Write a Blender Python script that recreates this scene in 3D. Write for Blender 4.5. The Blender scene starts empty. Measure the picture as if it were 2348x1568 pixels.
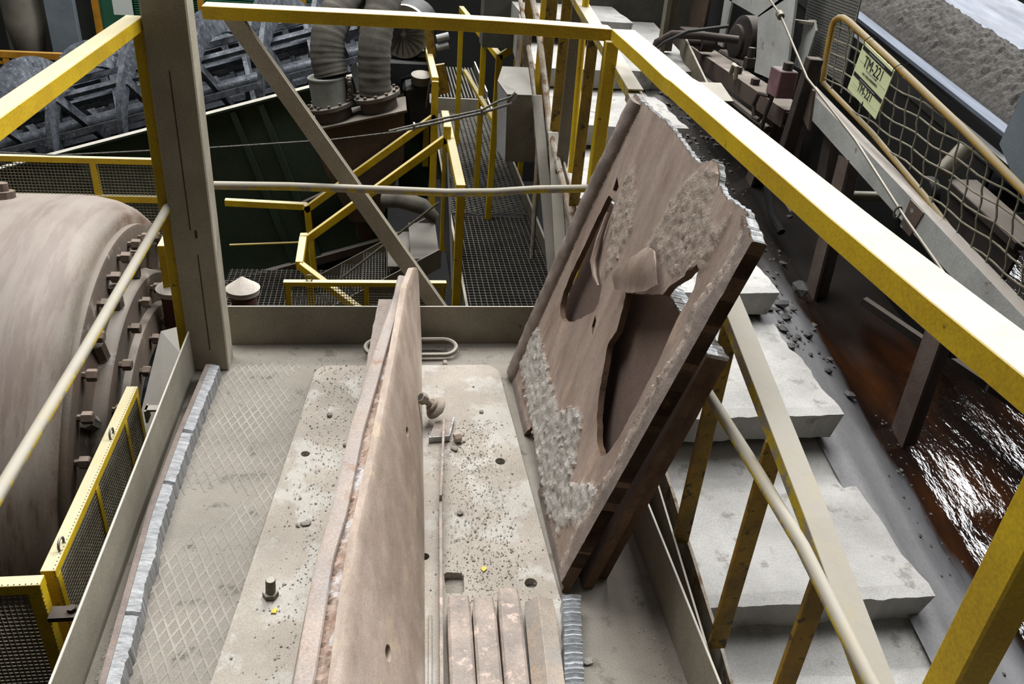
import bpy, bmesh, math, random
from mathutils import Vector, Matrix, noise, geometry
random.seed(7)
S = bpy.context.scene
COL = S.collection
PI = math.pi

# ---------------------------------------------------------------- camera, world, lights, exposure
cam_d = bpy.data.cameras.new('camera'); cam = bpy.data.objects.new('camera', cam_d); COL.objects.link(cam)
PITCH, YAW, ROLL = 0.529324, 0.174955, 0.083538
fwd = Vector((math.sin(YAW)*math.cos(PITCH), math.cos(YAW)*math.cos(PITCH), -math.sin(PITCH)))
rgt = Vector((math.cos(YAW), -math.sin(YAW), 0)); upv = rgt.cross(fwd)
r_ = rgt*math.cos(ROLL) + upv*math.sin(ROLL); u_ = -rgt*math.sin(ROLL) + upv*math.cos(ROLL)
M3 = Matrix((r_, u_, -fwd)).transposed()
cam.matrix_world = Matrix.Translation((0, 0, 1.55)) @ M3.to_4x4()
cam_d.sensor_width = 36; cam_d.lens = 1915.17/2348*36; cam_d.clip_start = 0.02; cam_d.clip_end = 100
S.camera = cam

w = bpy.data.worlds.new('hall_air'); S.world = w; w.use_nodes = True
bgn = w.node_tree.nodes['Background']; bgn.inputs[0].default_value = (0.80, 0.90, 1.0, 1); bgn.inputs[1].default_value = 0.11

def area(name, loc, target, sx, sy, power, col):
    d = bpy.data.lights.new(name, 'AREA'); d.shape = 'RECTANGLE'; d.size = sx; d.size_y = sy; d.energy = power; d.color = col
    o = bpy.data.objects.new(name, d); COL.objects.link(o); o.location = loc
    o.rotation_euler = (Vector(target) - Vector(loc)).to_track_quat('-Z', 'Y').to_euler()
    return o
# high window band in the far wall, roof light ahead of the platform, glazed side wall on the right
area('window_light', (3.0, 12.0, 10.5), (0.2, 1.8, 0.2), 6.0, 2.0, 2000, (1.0, 0.985, 0.96))
area('roof_light', (-1.2, 5.2, 9.0), (0.2, 2.0, 0.0), 8.0, 4.5, 1500, (1.0, 0.995, 0.97))
area('side_light', (7.6, 5.0, 7.6), (0.8, 2.0, 0.0), 6.0, 3.2, 1300, (0.97, 0.985, 1.0))
S.view_settings.view_transform = 'Standard'; S.view_settings.look = 'None'; S.view_settings.gamma = 1
S.view_settings.use_curve_mapping = False; S.view_settings.exposure = -0.06

# ---------------------------------------------------------------- helpers
def hexc(h, sat=1.0):
    h = h.lstrip('#'); out = []
    for i in (0, 2, 4):
        c = int(h[i:i+2], 16)/255
        out.append(c/12.92 if c <= .04045 else ((c+.055)/1.055)**2.4)
    g = .3*out[0]+.59*out[1]+.11*out[2]
    return (*[g+(c-g)*sat for c in out], 1)

def mk(name, c1, c2=None, scale=6, c3=None, scale3=25, thr3=.58, rough=.75, rough2=None, metal=0, bump=.15, bscale=90,
       bdist=.004, dust=None, dlo=.55, dhi=.92, damt=.85, stretch=(1, 1, 1), spec=.35, fine=.17, sat=.72, blot=.16):
    m = bpy.data.materials.new(name); m.use_nodes = True
    nt = m.node_tree; N = nt.nodes; L = nt.links; b = N['Principled BSDF']
    geo = N.new('ShaderNodeNewGeometry'); mp = N.new('ShaderNodeMapping'); mp.inputs['Scale'].default_value = stretch
    L.new(geo.outputs['Position'], mp.inputs['Vector'])
    def nz(sc, det=6, rg=.6):
        n = N.new('ShaderNodeTexNoise'); n.inputs['Scale'].default_value = sc; n.inputs['Detail'].default_value = det
        n.inputs['Roughness'].default_value = rg; L.new(mp.outputs[0], n.inputs['Vector']); return n.outputs['Fac']
    def rng(s, lo, hi, a=0, z=1):
        r = N.new('ShaderNodeMapRange'); r.inputs[1].default_value = lo; r.inputs[2].default_value = hi
        r.inputs[3].default_value = a; r.inputs[4].default_value = z; L.new(s, r.inputs[0]); return r.outputs[0]
    def mix(f, a, c):
        x = N.new('ShaderNodeMix'); x.data_type = 'RGBA'
        if isinstance(f, float): x.inputs[0].default_value = f
        else: L.new(f, x.inputs[0])
        for s_, val in ((x.inputs[6], a), (x.inputs[7], c)):
            if isinstance(val, tuple): s_.default_value = val
            else: L.new(val, s_)
        return x.outputs[2]
    c = hexc(c1, sat)
    if c2: c = mix(rng(nz(scale), .36, .64), c, hexc(c2, sat))
    if c3:
        f3 = rng(nz(scale3, 8, .65), thr3, thr3+.07); c = mix(f3, c, hexc(c3, sat))
    if fine:
        f = rng(nz(bscale*2.2, 3), .3, .7, 1-fine, 1+fine)
        v = N.new('ShaderNodeVectorMath'); v.operation = 'SCALE'
        if isinstance(c, tuple):
            v.inputs[0].default_value = c[:3]
        else: L.new(c, v.inputs[0])
        L.new(f, v.inputs['Scale']); c = v.outputs[0]
    if blot and fine:
        f = rng(nz(scale*.55+1.2, 7, .7), .3, .7, 1-blot, 1+blot)
        v = N.new('ShaderNodeVectorMath'); v.operation = 'SCALE'; L.new(c, v.inputs[0]); L.new(f, v.inputs['Scale']); c = v.outputs[0]
    if dust:
        sp = N.new('ShaderNodeSeparateXYZ'); L.new(geo.outputs['Normal'], sp.inputs[0])
        up = rng(sp.outputs[2], dlo, dhi); dn = rng(nz(14), .3, .55, .84, 1.0)
        mu = N.new('ShaderNodeMath'); mu.operation = 'MULTIPLY'; L.new(up, mu.inputs[0]); L.new(dn, mu.inputs[1])
        mu2 = N.new('ShaderNodeMath'); mu2.operation = 'MULTIPLY'; L.new(mu.outputs[0], mu2.inputs[0]); mu2.inputs[1].default_value = damt
        c = mix(mu2.outputs[0], c, hexc(dust, sat))
    if isinstance(c, tuple): b.inputs['Base Color'].default_value = c
    else: L.new(c, b.inputs['Base Color'])
    if rough2 is not None: L.new(rng(nz(scale*2.3), .35, .65, rough, rough2), b.inputs['Roughness'])
    else: b.inputs['Roughness'].default_value = rough
    b.inputs['Metallic'].default_value = metal; b.inputs['Specular IOR Level'].default_value = spec
    if bump:
        bp = N.new('ShaderNodeBump'); bp.inputs['Strength'].default_value = bump; bp.inputs['Distance'].default_value = bdist
        L.new(nz(bscale, 8, .65), bp.inputs['Height']); L.new(bp.outputs[0], b.inputs['Normal'])
    return m

DUST = '#b9b2a6'
MT = dict(
 yellow = mk('yellow_paint', '#c8a918', '#b7951a', 5, '#5c4a18', 34, .64, rough=.55, dust='#c3bb9c', damt=.95, bump=.08, sat=1.0),
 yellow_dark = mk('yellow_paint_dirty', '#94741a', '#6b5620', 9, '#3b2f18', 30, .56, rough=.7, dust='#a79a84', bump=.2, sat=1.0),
 orange = mk('orange_paint', '#a9761c', '#8d5f16', 6, rough=.6, dust='#b09055', damt=.5, sat=1.0),
 bar = mk('painted_round_bar', '#b7a024', '#a08a26', 9, '#857d6e', 24, .48, rough=.65, dust='#a19b90', dlo=.05, dhi=.5, damt=.97, bump=.1, sat=1.0),
 dustysteel = mk('dusty_steel', '#726955', '#605845', 4, '#4a3a2c', 28, .68, rough=.85, dust='#bdb6a9', bump=.15),
 column = mk('column_steel', '#a59a83', '#91876f', 3, '#40352a', 34, .7, rough=.85, bump=.18),
 kick = mk('toe_board_steel', '#8b8470', '#766f5b', 3.5, '#5b4034', 11, .68, rough=.8, dust='#c8c2b4', bump=.08),
 ridge = mk('tread_ridge', '#9b9388', '#857d73', 6, rough=.9, bump=.3, bscale=150),
 deck = mk('dusty_tread_plate', '#989083', '#81796d', 2.6, '#6e665b', 12, .58, rough=.95, bump=.5, bscale=170, fine=.25, spec=.15),
 fplate = mk('dusty_wear_plate', '#aea496', '#9c9285', 3, '#b3ada4', 7, .50, rough=.92, bump=.35, bscale=150, fine=.2, spec=.15),
 pinksteel = mk('rust_bloom_steel', '#b5a08f', '#a08874', 9, '#bba283', 11, .58, rough=.62, bump=.12, stretch=(3, 1, 1), spec=.4),
 spine = mk('rust_bloom_bar', '#a79384', '#9a8f8a', 6, '#9c7a66', 14, .58, rough=.75, bump=.2),
 weld = mk('rough_weld', '#b39a88', '#9c7a64', 22, '#c2bab8', 12, .55, rough=.75, bump=.6, bscale=110),
 cut = mk('flame_cut_face', '#a5a8ab', '#7f8083', 30, '#a88a72', 9, .66, rough=.45, metal=.35, bump=.7, bscale=60, stretch=(1, 4, .3)),
 cut2 = mk('flame_cut_bright', '#b9bdc2', '#999da1', 50, rough=.4, metal=.3, bump=.7, bscale=60, stretch=(1, 3, .3)),
 bars = mk('mill_bar', '#a08c7e', '#85776d', 16, '#bfa392', 30, .57, rough=.6, bump=.2),
 bars2 = mk('mill_bar_grey', '#8a8278', '#a08b76', 14, '#b0884e', 22, .66, rough=.55, bump=.2),
 liner = mk('worn_liner_plate', '#a79182', '#92796a', 9, '#b1947c', 12, .58, rough=.6, bump=.2, stretch=(1.6, 1.6, .35)),
 linerdark = mk('liner_back_plate', '#7e665b', '#6c574d', 4, rough=.65, bump=.15),
 frame = mk('liner_frame', '#8b7a70', '#786a61', 18, '#94735a', 30, .64, rough=.85, bump=.5, bscale=140),
 crust = mk('scale_crust', '#bcb7b0', '#a29b93', 22, '#80563a', 18, .64, rough=.95, bump=.9, bscale=120, fine=.3),
 crustbrown = mk('brown_scale_crust', '#ab9787', '#978475', 26, '#a9a097', 34, .6, rough=.95, bump=.9, bscale=120, fine=.3),
 rustedge = mk('rust_edge', '#66503f', '#4b3a2e', 14, '#80603e', 26, .64, rough=.9, bump=.4, sat=1.0),
 bright = mk('bright_torn_edge', '#b9babb', '#85898c', 60, rough=.4, metal=.3, bump=.6),
 concrete = mk('step_concrete', '#aaa8a4', '#969490', 3.5, '#86837d', 13, .57, rough=.9, bump=.35, bscale=110, fine=.15),
 wetconc = mk('damp_concrete', '#77767a', '#5d5c60', 2, '#7f6a5c', 4, .66, rough=.55, rough2=.32, bump=.25, bscale=60, stretch=(1, .5, 1), spec=.5),
 wet = mk('wet_brown_floor', '#2a160b', '#120b09', 2.4, '#5a3010', 3, .60, rough=.06, rough2=.16, bump=.8, bdist=.010, bscale=20, stretch=(1, .4, 1), spec=.6, fine=0, sat=1.0),
 mud = mk('black_mud', '#3a3634', '#262424', 10, rough=.7, bump=.7, bscale=50),
 rock = mk('dark_mud_lump', '#3d3a38', '#292725', 20, rough=.65, bump=.5),
 stone = mk('pale_stone', '#9b9489', '#7b746a', 30, rough=.95, bump=.3),
 mill = mk('mill_shell_paint', '#817869', '#6d5343', 5, '#5d4634', 5, .52, rough=.6, bump=.1, stretch=(2.8, .4, .4), dust='#8c8078', dlo=.3, dhi=.95, damt=.6),
 millhead = mk('mill_head', '#4f463c', '#5f4c3c', 6, '#7a7368', 8, .6, rough=.6, bump=.2, dust='#857a6c', damt=.6),
 millbolt = mk('mill_bolt', '#6a5546', '#4c3c31', 12, rough=.6, dust='#8a7664', damt=.6),
 trunnion = mk('oiled_black_steel', '#15171b', '#24272d', 6, rough=.18, rough2=.35, metal=.7, bump=.05),
 green = mk('green_tank_paint', '#2a3d25', '#22321f', 2.5, '#4a3a22', 12, .69, rough=.75, dust='#b5b0a2', dlo=.7, damt=.9),
 greenwall = mk('green_wall', '#2f6a50', '#285c46', 1.5, rough=.8, sat=1.0),
 darkwall = mk('dark_hall_wall', '#161714', '#10110f', 1.2, rough=.95),
 greywall = mk('grey_wall', '#4c4f48', '#43463f', 1.5, rough=.9),
 landwall = mk('olive_grey_wall', '#5e5c50', '#525046', 3, rough=.9),
 greycol = mk('grey_painted_column', '#62707a', '#58656e', 2, rough=.7),
 wetsteel = mk('wet_slurry_steel', '#676d77', '#474c54', 14, '#8b929c', 40, .58, rough=.25, rough2=.5, metal=.4, bump=.6, bscale=70),
 blacksteel = mk('black_steel', '#1e1f21', '#2a2a2a', 8, rough=.6, bump=.2, dust='#6a6a6a', damt=.5),
 duct = mk('canvas_duct', '#5a554c', '#4c483f', 8, rough=.95, bump=.4, bscale=60, dust='#7c766b', damt=.4),
 ductmetal = mk('rusty_pale_pipe', '#8f948c', '#7c8078', 6, '#7a5030', 10, .58, rough=.7),
 rust = mk('rusty_box', '#503a2a', '#3f3026', 5, '#6c4526', 12, .62, rough=.9, bump=.3, dust='#7d7468', damt=.9),
 flange = mk('dusty_flange', '#5e5348', '#4c433a', 9, rough=.85, dust='#8a7f73', damt=.8),
 grate = mk('galvanised_grating', '#716d63', '#5f5b53', 9, rough=.7, metal=.2, bump=.1),
 wire = mk('dusty_mesh_wire', '#746b52', '#625c4b', 30, rough=.8, bump=0),
 rope = mk('steel_rope', '#77736a', '#4f4c46', 120, rough=.6, metal=.3),
 cap = mk('dusty_vent_cap', '#bdb2a6', '#a99e92', 5, rough=.9, bump=.05),
 redpipe = mk('red_oxide_pipe', '#5e2a20', '#4c241c', 6, rough=.75, dust='#8a7a70'),
 sheet = mk('dusty_sheet', '#7b7567', '#6a6456', 4, '#5a4a3a', 20, .7, rough=.85, dust='#7f7b74', damt=.8),
 whitesheet = mk('pale_sheet', '#a9acb0', '#989b9e', 3, rough=.7),
 corroded = mk('corroded_stringer', '#9a9488', '#7d6a50', 9, '#6a4a2c', 12, .55, rough=.85, bump=.5),
 convpaint = mk('white_conveyor_paint', '#a3a5a3', '#8f918f', 4, '#6b4630', 11, .64, rough=.7, dust='#8e8378', damt=.9),
 convrust = mk('rusty_conveyor_frame', '#5a463a', '#463a34', 7, '#9a9a96', 9, .63, rough=.85, dust='#857a6e', damt=.9),
 darkrust = mk('dark_rusty_iron', '#3b302a', '#2b2522', 8, '#5a4030', 14, .62, rough=.85, dust='#655b51', damt=.8),
 rustleg = mk('rusty_leg', '#4e3a30', '#5e5048', 5, '#6e3c1e', 10, .62, rough=.75, bump=.3),
 rail_tube = mk('mesh_guard_tube', '#a57f2a', '#8f7434', 12, rough=.8, dust='#7b725e', dlo=.0, dhi=.55, damt=.95, sat=1.0),
 belt = mk('rubber_belt', '#5b6679', '#465062', 3, rough=.5, rough2=.65, bump=.05, stretch=(6, .6, 1), spec=.5),
 ore = mk('crushed_ore', '#4a4540', '#34312e', 60, '#5d5751', 90, .60, rough=.95, bump=1, bscale=120, fine=.4),
 black = mk('black_steel_and_void_shade', '#0c0d0e', '#141414', 4, rough=.9),  # also colours surfaces that stand in for dark voids
 red = mk('faded_red_box', '#7d5457', '#644044', 7, rough=.75, dust='#8a807a'),
 sign = mk('pale_green_sign', '#ccd3a6', None, rough=.5, bump=0, fine=0, sat=1.0),
 signgrey = mk('sign_faint_stripe', '#b7c29c', None, rough=.5, bump=0, fine=0),
 ink = mk('sign_ink', '#14171c', None, rough=.5, bump=0, fine=0),
 signwhite = mk('sign_white_print', '#8c938c', None, rough=.5, bump=0, fine=0),
 paper = mk('white_paper', '#b9bdb6', None, rough=.8, bump=0, fine=0),
 yellowchip = mk('yellow_paint_chip', '#cdb348', None, rough=.6, bump=0, sat=1.0),
 perf = mk('perforated_sheet', '#7c7c76', '#6c6c66', 4, rough=.7, metal=.2),
)

def trench_mat():
    m = mk('trench_floor', '#777679', '#5f5e61', 2, '#7f6a5c', 4, .66, rough=.5, bump=.0, fine=.15, stretch=(1, .5, 1)); nt = m.node_tree; N = nt.nodes; L = nt.links; b = N['Principled BSDF']
    src = b.inputs['Base Color'].links[0].from_socket
    geo = N.new('ShaderNodeNewGeometry'); sx = N.new('ShaderNodeSeparateXYZ'); L.new(geo.outputs['Position'], sx.inputs[0])
    mp = N.new('ShaderNodeMapping'); mp.inputs['Scale'].default_value = (1, .45, 1); L.new(geo.outputs['Position'], mp.inputs[0])
    def noi(sc, d=6):
        n = N.new('ShaderNodeTexNoise'); n.inputs['Scale'].default_value = sc; n.inputs['Detail'].default_value = d; L.new(mp.outputs[0], n.inputs['Vector']); return n.outputs['Fac']
    def mth(op, a, c):
        q = N.new('ShaderNodeMath'); q.operation = op
        for i, v in enumerate((a, c)):
            if isinstance(v, (int, float)): q.inputs[i].default_value = v
            else: L.new(v, q.inputs[i])
        return q.outputs[0]
    def mr(v, lo, hi, a, z):
        q = N.new('ShaderNodeMapRange'); L.new(v, q.inputs[0])
        for i, w_ in enumerate((lo, hi, a, z)): q.inputs[i+1].default_value = w_
        return q.outputs[0]
    x = mth('ADD', sx.outputs[0], mth('MULTIPLY', mth('SUBTRACT', noi(2.5), .5), .38))
    x = mth('SUBTRACT', x, mth('MULTIPLY', mth('MAXIMUM', mth('SUBTRACT', 2.25, sx.outputs[1]), 0.0), .17))
    damp = mr(x, 1.46, 1.60, 0, 1); wet = mr(x, 1.585, 1.615, 0, 1)
    def mx(f, a, c):
        q = N.new('ShaderNodeMix'); q.data_type = 'RGBA'; L.new(f, q.inputs[0])
        for i, v in ((6, a), (7, c)):
            if isinstance(v, tuple): q.inputs[i].default_value = v
            else: L.new(v, q.inputs[i])
        return q.outputs[2]
    brown = mx(mr(noi(4), .42, .6, 0, 1), hexc('#160d09'), hexc('#301a0b'))
    far_ = mr(mth('ADD', sx.outputs[1], mth('MULTIPLY', mth('SUBTRACT', noi(5), .5), .8)), 2.55, 2.95, 0, 1)
    L.new(mx(far_, mx(wet, mx(damp, src, hexc('#3a393b')), brown), hexc('#2c2927')), b.inputs['Base Color'])
    rg = mth('ADD', mr(damp, 0, 1, .55, .38), mr(wet, 0, 1, 0, -.30)); L.new(rg, b.inputs['Roughness'])
    bp = N.new('ShaderNodeBump'); bp.inputs['Distance'].default_value = .006; L.new(mr(wet, 0, 1, .25, .75), bp.inputs['Strength'])
    L.new(mth('ADD', noi(26, 3), mth('MULTIPLY', noi(90, 2), .25)), bp.inputs['Height']); L.new(bp.outputs[0], b.inputs['Normal'])
    b.inputs['Specular IOR Level'].default_value = .5
    return m
MT['trench'] = trench_mat()

class MB:
    def __init__(s): s.v = []; s.f = []; s.m = []
    def add(s, vs, fs, mi=0):
        o = len(s.v); s.v += [tuple(x) for x in vs]; s.f += [tuple(i+o for i in f) for f in fs]; s.m += [mi]*len(fs); return s
    def box(s, lo, hi, mi=0):
        x0, y0, z0 = lo; x1, y1, z1 = hi
        return s.add([(x0,y0,z0),(x1,y0,z0),(x1,y1,z0),(x0,y1,z0),(x0,y0,z1),(x1,y0,z1),(x1,y1,z1),(x0,y1,z1)],
              [(0,3,2,1),(4,5,6,7),(0,1,5,4),(1,2,6,5),(2,3,7,6),(3,0,4,7)], mi)
    def prism(s, poly, off, mi=0):
        n = len(poly); off = Vector(off); a = [Vector(p) for p in poly]
        return s.add(a+[p+off for p in a], [tuple(range(n))[::-1], tuple(range(n, 2*n))]+[(i,(i+1)%n,n+(i+1)%n,n+i) for i in range(n)], mi)
    def sweep(s, prof, pts, side=None, up=(0,0,1), mi=0, closed=False):
        pts = [Vector(p) for p in pts]; n = len(prof); vs = []
        for i, p in enumerate(pts):
            if closed: t = pts[(i+1) % len(pts)]-pts[i-1]
            else: t = pts[min(i+1, len(pts)-1)]-pts[max(i-1, 0)]
            t.normalize(); U = Vector(up); sd = Vector(side) if side else t.cross(U).normalized()
            if not side: U = sd.cross(t)
            vs += [p+sd*a+U*b for a, b in prof]
        fs = []; k = len(pts)
        for i in range(k if closed else k-1):
            j = (i+1) % k
            fs += [(i*n+q, i*n+(q+1)%n, j*n+(q+1)%n, j*n+q) for q in range(n)]
        if not closed: fs += [tuple(range(n))[::-1], tuple(range((k-1)*n, k*n))]
        return s.add(vs, fs, mi)
    def beam(s, p0, p1, w, h, up=(0,0,1), mi=0):
        return s.sweep([(-w/2,-h/2),(w/2,-h/2),(w/2,h/2),(-w/2,h/2)], [p0, p1], None, up, mi)
    def tube(s, pts, r, seg=8, closed=False, mi=0):
        pts = [Vector(p) for p in pts]; rs = r if isinstance(r, (list, tuple)) else [r]*len(pts)
        vs = []; k = len(pts); nrm = None
        for i, p in enumerate(pts):
            if closed: t = (pts[(i+1) % k]-pts[i-1]).normalized()
            else: t = (pts[min(i+1, k-1)]-pts[max(i-1, 0)]).normalized()
            if nrm is None:
                nrm = t.orthogonal().normalized()
            else:
                nrm = (nrm - t*nrm.dot(t)).normalized()
            b = t.cross(nrm)
            vs += [p+(nrm*math.cos(a)+b*math.sin(a))*rs[i] for a in [2*PI*q/seg for q in range(seg)]]
        fs = []
        for i in range(k if closed else k-1):
            j = (i+1) % k
            fs += [(i*seg+q, i*seg+(q+1)%seg, j*seg+(q+1)%seg, j*seg+q) for q in range(seg)]
        if not closed: fs += [tuple(range(seg))[::-1], tuple(range((k-1)*seg, k*seg))]
        return s.add(vs, fs, mi)
    def lathe(s, prof, o, axis, seg=24, mi=0, phase=0):
        """prof: (distance along axis, radius)"""
        o = Vector(o); ax = Vector(axis).normalized(); a = ax.orthogonal().normalized(); b = ax.cross(a); vs = []
        for d, r in prof:
            vs += [o+ax*d+(a*math.cos(t)+b*math.sin(t))*r for t in [phase+2*PI*q/seg for q in range(seg)]]
        k = len(prof); fs = [(i*seg+q, i*seg+(q+1)%seg, (i+1)*seg+(q+1)%seg, (i+1)*seg+q) for i in range(k-1) for q in range(seg)]
        fs += [tuple(range(seg))[::-1], tuple(range((k-1)*seg, k*seg))]
        return s.add(vs, fs, mi)
    def rock(s, c, r, rnd, flat=.6, mi=0):
        bmr = ICO[rnd.randrange(len(ICO))]; a = rnd.uniform(0, 6.28); ca, sa = math.cos(a), math.sin(a)
        sx, sy, sz = r*rnd.uniform(.7, 1.3), r*rnd.uniform(.6, 1.1), r*rnd.uniform(.5, 1)*flat
        vs = []
        for x, y, z in bmr[0]:
            x, y, z = x*sx, y*sy, z*sz
            vs.append((c[0]+x*ca-y*sa, c[1]+x*sa+y*ca, c[2]+z+sz*.7))
        return s.add(vs, bmr[1], mi)
    def obj(s, name, mats, parent=None, smooth=False, bevel=0, segs=1):
        me = bpy.data.meshes.new(name); me.from_pydata(s.v, [], s.f); me.update()
        bm = bmesh.new(); bm.from_mesh(me); bmesh.ops.recalc_face_normals(bm, faces=bm.faces); bm.to_mesh(me); bm.free()
        for m in (mats if isinstance(mats, (list, tuple)) else [mats]): me.materials.append(MT[m])
        if len(set(s.m)) > 1: me.polygons.foreach_set('material_index', s.m)
        if smooth:
            me.polygons.foreach_set('use_smooth', [True]*len(me.polygons))
            if smooth != 'all': me.set_sharp_from_angle(angle=math.radians(42))
        return place(name, me, parent, bevel, segs)

def place(name, me, parent=None, bevel=0, segs=1):
    o = bpy.data.objects.new(name, me); COL.objects.link(o)
    if parent is not None:
        o.parent = parent
        if parent.type == 'EMPTY': o.matrix_parent_inverse = Matrix.Translation(-parent.location)   # meshes hold world coordinates
    if bevel:
        md = o.modifiers.new('bevel', 'BEVEL'); md.width = bevel; md.segments = segs; md.limit_method = 'ANGLE'; md.angle_limit = math.radians(40)
    return o

ICO = []
def _ico():
    for k in range(6):
        bm = bmesh.new(); bmesh.ops.create_icosphere(bm, subdivisions=1, radius=1)
        for v in bm.verts: v.co *= random.uniform(.72, 1.15)
        bm.verts.index_update(); ICO.append(([tuple(v.co) for v in bm.verts], [tuple(v.index for v in f.verts) for f in bm.faces])); bm.free()
_ico()

def tag(o, label, cat, group=None, kind=None):
    o['label'] = label; o['category'] = cat
    if group: o['group'] = group
    if kind: o['kind'] = kind
    return o
def thing(name, label, cat, loc=(0,0,0), group=None, kind=None):
    o = bpy.data.objects.new(name, None); COL.objects.link(o); o.location = loc; o.empty_display_size = .05
    return tag(o, label, cat, group, kind)
def struct(o, label=None, cat=None):
    o['kind'] = 'structure'
    if label: o['label'] = label
    if cat: o['category'] = cat
    return o
def share(src, name, parent, loc):
    """another piece that uses the same mesh, moved by loc"""
    o = place(name, src.data, parent); o.location = loc; return o

def angle_prof(a, b, t):   # L profile, corner at origin, arms +a (side) and -b (down)
    return [(0, 0), (a, 0), (a, -t), (t, -t), (t, -b), (0, -b)]

def inside(pt, poly):
    x, y = pt; c = False; j = len(poly)-1
    for i in range(len(poly)):
        xi, yi = poly[i]; xj, yj = poly[j]
        if (yi > y) != (yj > y) and x < (xj-xi)*(y-yi)/(yj-yi)+xi: c = not c
        j = i
    return c

def sub_poly(poly, step, jit=0, rnd=random):
    out = []
    for i in range(len(poly)):
        a = Vector(poly[i]); b = Vector(poly[(i+1) % len(poly)]); n = max(1, int((b-a).length/step)); d = (b-a)
        nn = Vector((-d.y, d.x)).normalized() if d.length else Vector((0, 0))
        for k in range(n):
            p = a+d*(k/n)
            if jit: p = p+nn*rnd.uniform(-jit, jit)
            out.append((p.x, p.y))
    return out

def cut_plate(outer, holes, spacing, to3, hfun, thick, mats=None, jit=.25):
    """flat plate with real holes. to3(u,v,h)->world; hfun(u,v)->(height, material index)"""
    rnd = random.Random(3); pts = []; edges = []
    for loop in [outer]+holes:
        o = len(pts); n = len(loop); pts += [Vector(p) for p in loop]; edges += [(o+i, o+(i+1) % n) for i in range(n)]
    us = [p[0] for p in outer]; vs_ = [p[1] for p in outer]
    u = min(us)
    while u < max(us):
        v = min(vs_)
        while v < max(vs_):
            p = (u+rnd.uniform(-jit, jit)*spacing, v+rnd.uniform(-jit, jit)*spacing)
            if inside(p, outer) and not any(inside(p, h) for h in holes): pts.append(Vector(p))
            v += spacing
        u += spacing
    co, ed, fa, ov, oe, of = geometry.delaunay_2d_cdt(pts, edges, [], 0, 1e-6)
    tris = []
    for f in fa:
        c = sum((co[i] for i in f), Vector((0, 0)))/len(f)
        if inside(c, outer) and not any(inside(c, h) for h in holes): tris.append(tuple(f))
    mb = MB(); H = [hfun(p.x, p.y) for p in co]; n = len(co)
    mb.v = [tuple(to3(p.x, p.y, h[0])) for p, h in zip(co, H)]+[tuple(to3(p.x, p.y, -thick)) for p in co]
    cnt = {}
    for f in tris:
        mi = max(H[i][1] for i in f) if sum(1 for i in f if H[i][1]) >= 2 else 0
        mb.f.append(f); mb.m.append(mi); mb.f.append(tuple(i+n for i in f[::-1])); mb.m.append(0)
        for a, b in zip(f, f[1:]+f[:1]):
            cnt[(a, b)] = cnt.get((a, b), 0)+1
    for (a, b) in list(cnt):
        if (b, a) not in cnt: mb.f.append((b, a, a+n, b+n)); mb.m.append(len(mats)-1 if mats else 0)
    return mb

def screen(mb, o, U, V, nu, nv, r, weave=True, mi=0):
    """woven wires: nu wires along V spaced over U, nv wires along U spaced over V"""
    o = Vector(o); U = Vector(U); V = Vector(V); nn = U.cross(V).normalized()
    for i in range(nu):
        p = o+U*((i+.5)/nu); mb.beam(p-nn*r*.6, p+V-nn*r*.6, 2*r, 2*r, nn, mi)
    for j in range(nv):
        p = o+V*((j+.5)/nv); mb.beam(p+nn*r*.6, p+U+nn*r*.6, 2*r, 2*r, nn, mi)
    return mb
def hexa(mb, o, axis, r, h, mi=0): return mb.lathe([(0, r), (h, r)], o, axis, 6, mi)

# ---------------------------------------------------------------- the setting: deck, toe boards, steps, trench, hall
XL, XR, YB = -0.62, 0.655, 2.60
mb = MB(); mb.box((XL, -1.0, -.012), (XR, YB, 0)); floor = mb.obj('floor', 'deck')
struct(floor, 'dust-covered checkered steel deck of the small platform', 'floor')
mb = MB()      # raised lozenge ridges of the tread plate, too many and too low to pick apart
for k in range(-60, 70):
    for sgn in (1, -1):
        c = k*.027
        a = b = None; pts = []
        # lines  x*cos + y*sin = const, lozenges longer along y
        x0, x1 = XL+.02, -.2
        ya = (c - sgn*x0)*2.15+.9; yb = (c - sgn*x1)*2.15+.9
        for q in range(24):
            t0 = q/24; t1 = (q+1)/24
            p0 = (x0+(x1-x0)*t0, ya+(yb-ya)*t0); p1 = (x0+(x1-x0)*t1, ya+(yb-ya)*t1)
            if min(p0[1], p1[1]) < .75 or max(p0[1], p1[1]) > 2.5: continue
            if noise.noise((p0[0]*3.2, p0[1]*3.2, 4))+.35*noise.noise((p0[0]*14, p0[1]*14, 8)) < -.48+.6*max(0, p0[1]-1.75): continue
            mb.beam((*p0, .0004+.00012*sgn), (*p1, .0004+.00012*sgn), .0055, .0007)
rid = mb.obj('tread_ridges', 'ridge', floor); rid['kind'] = 'stuff'
mb = MB(); mb.box((XL, -1.0, -.14), (XL+.06, YB, -.012)); mb.box((XR-.06, -1.0, -.14), (XR, YB, -.012)); mb.box((XL+.06, YB-.06, -.14), (XR-.06, YB, -.012))
mb.obj('edge_beam', 'dustysteel', floor)

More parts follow.
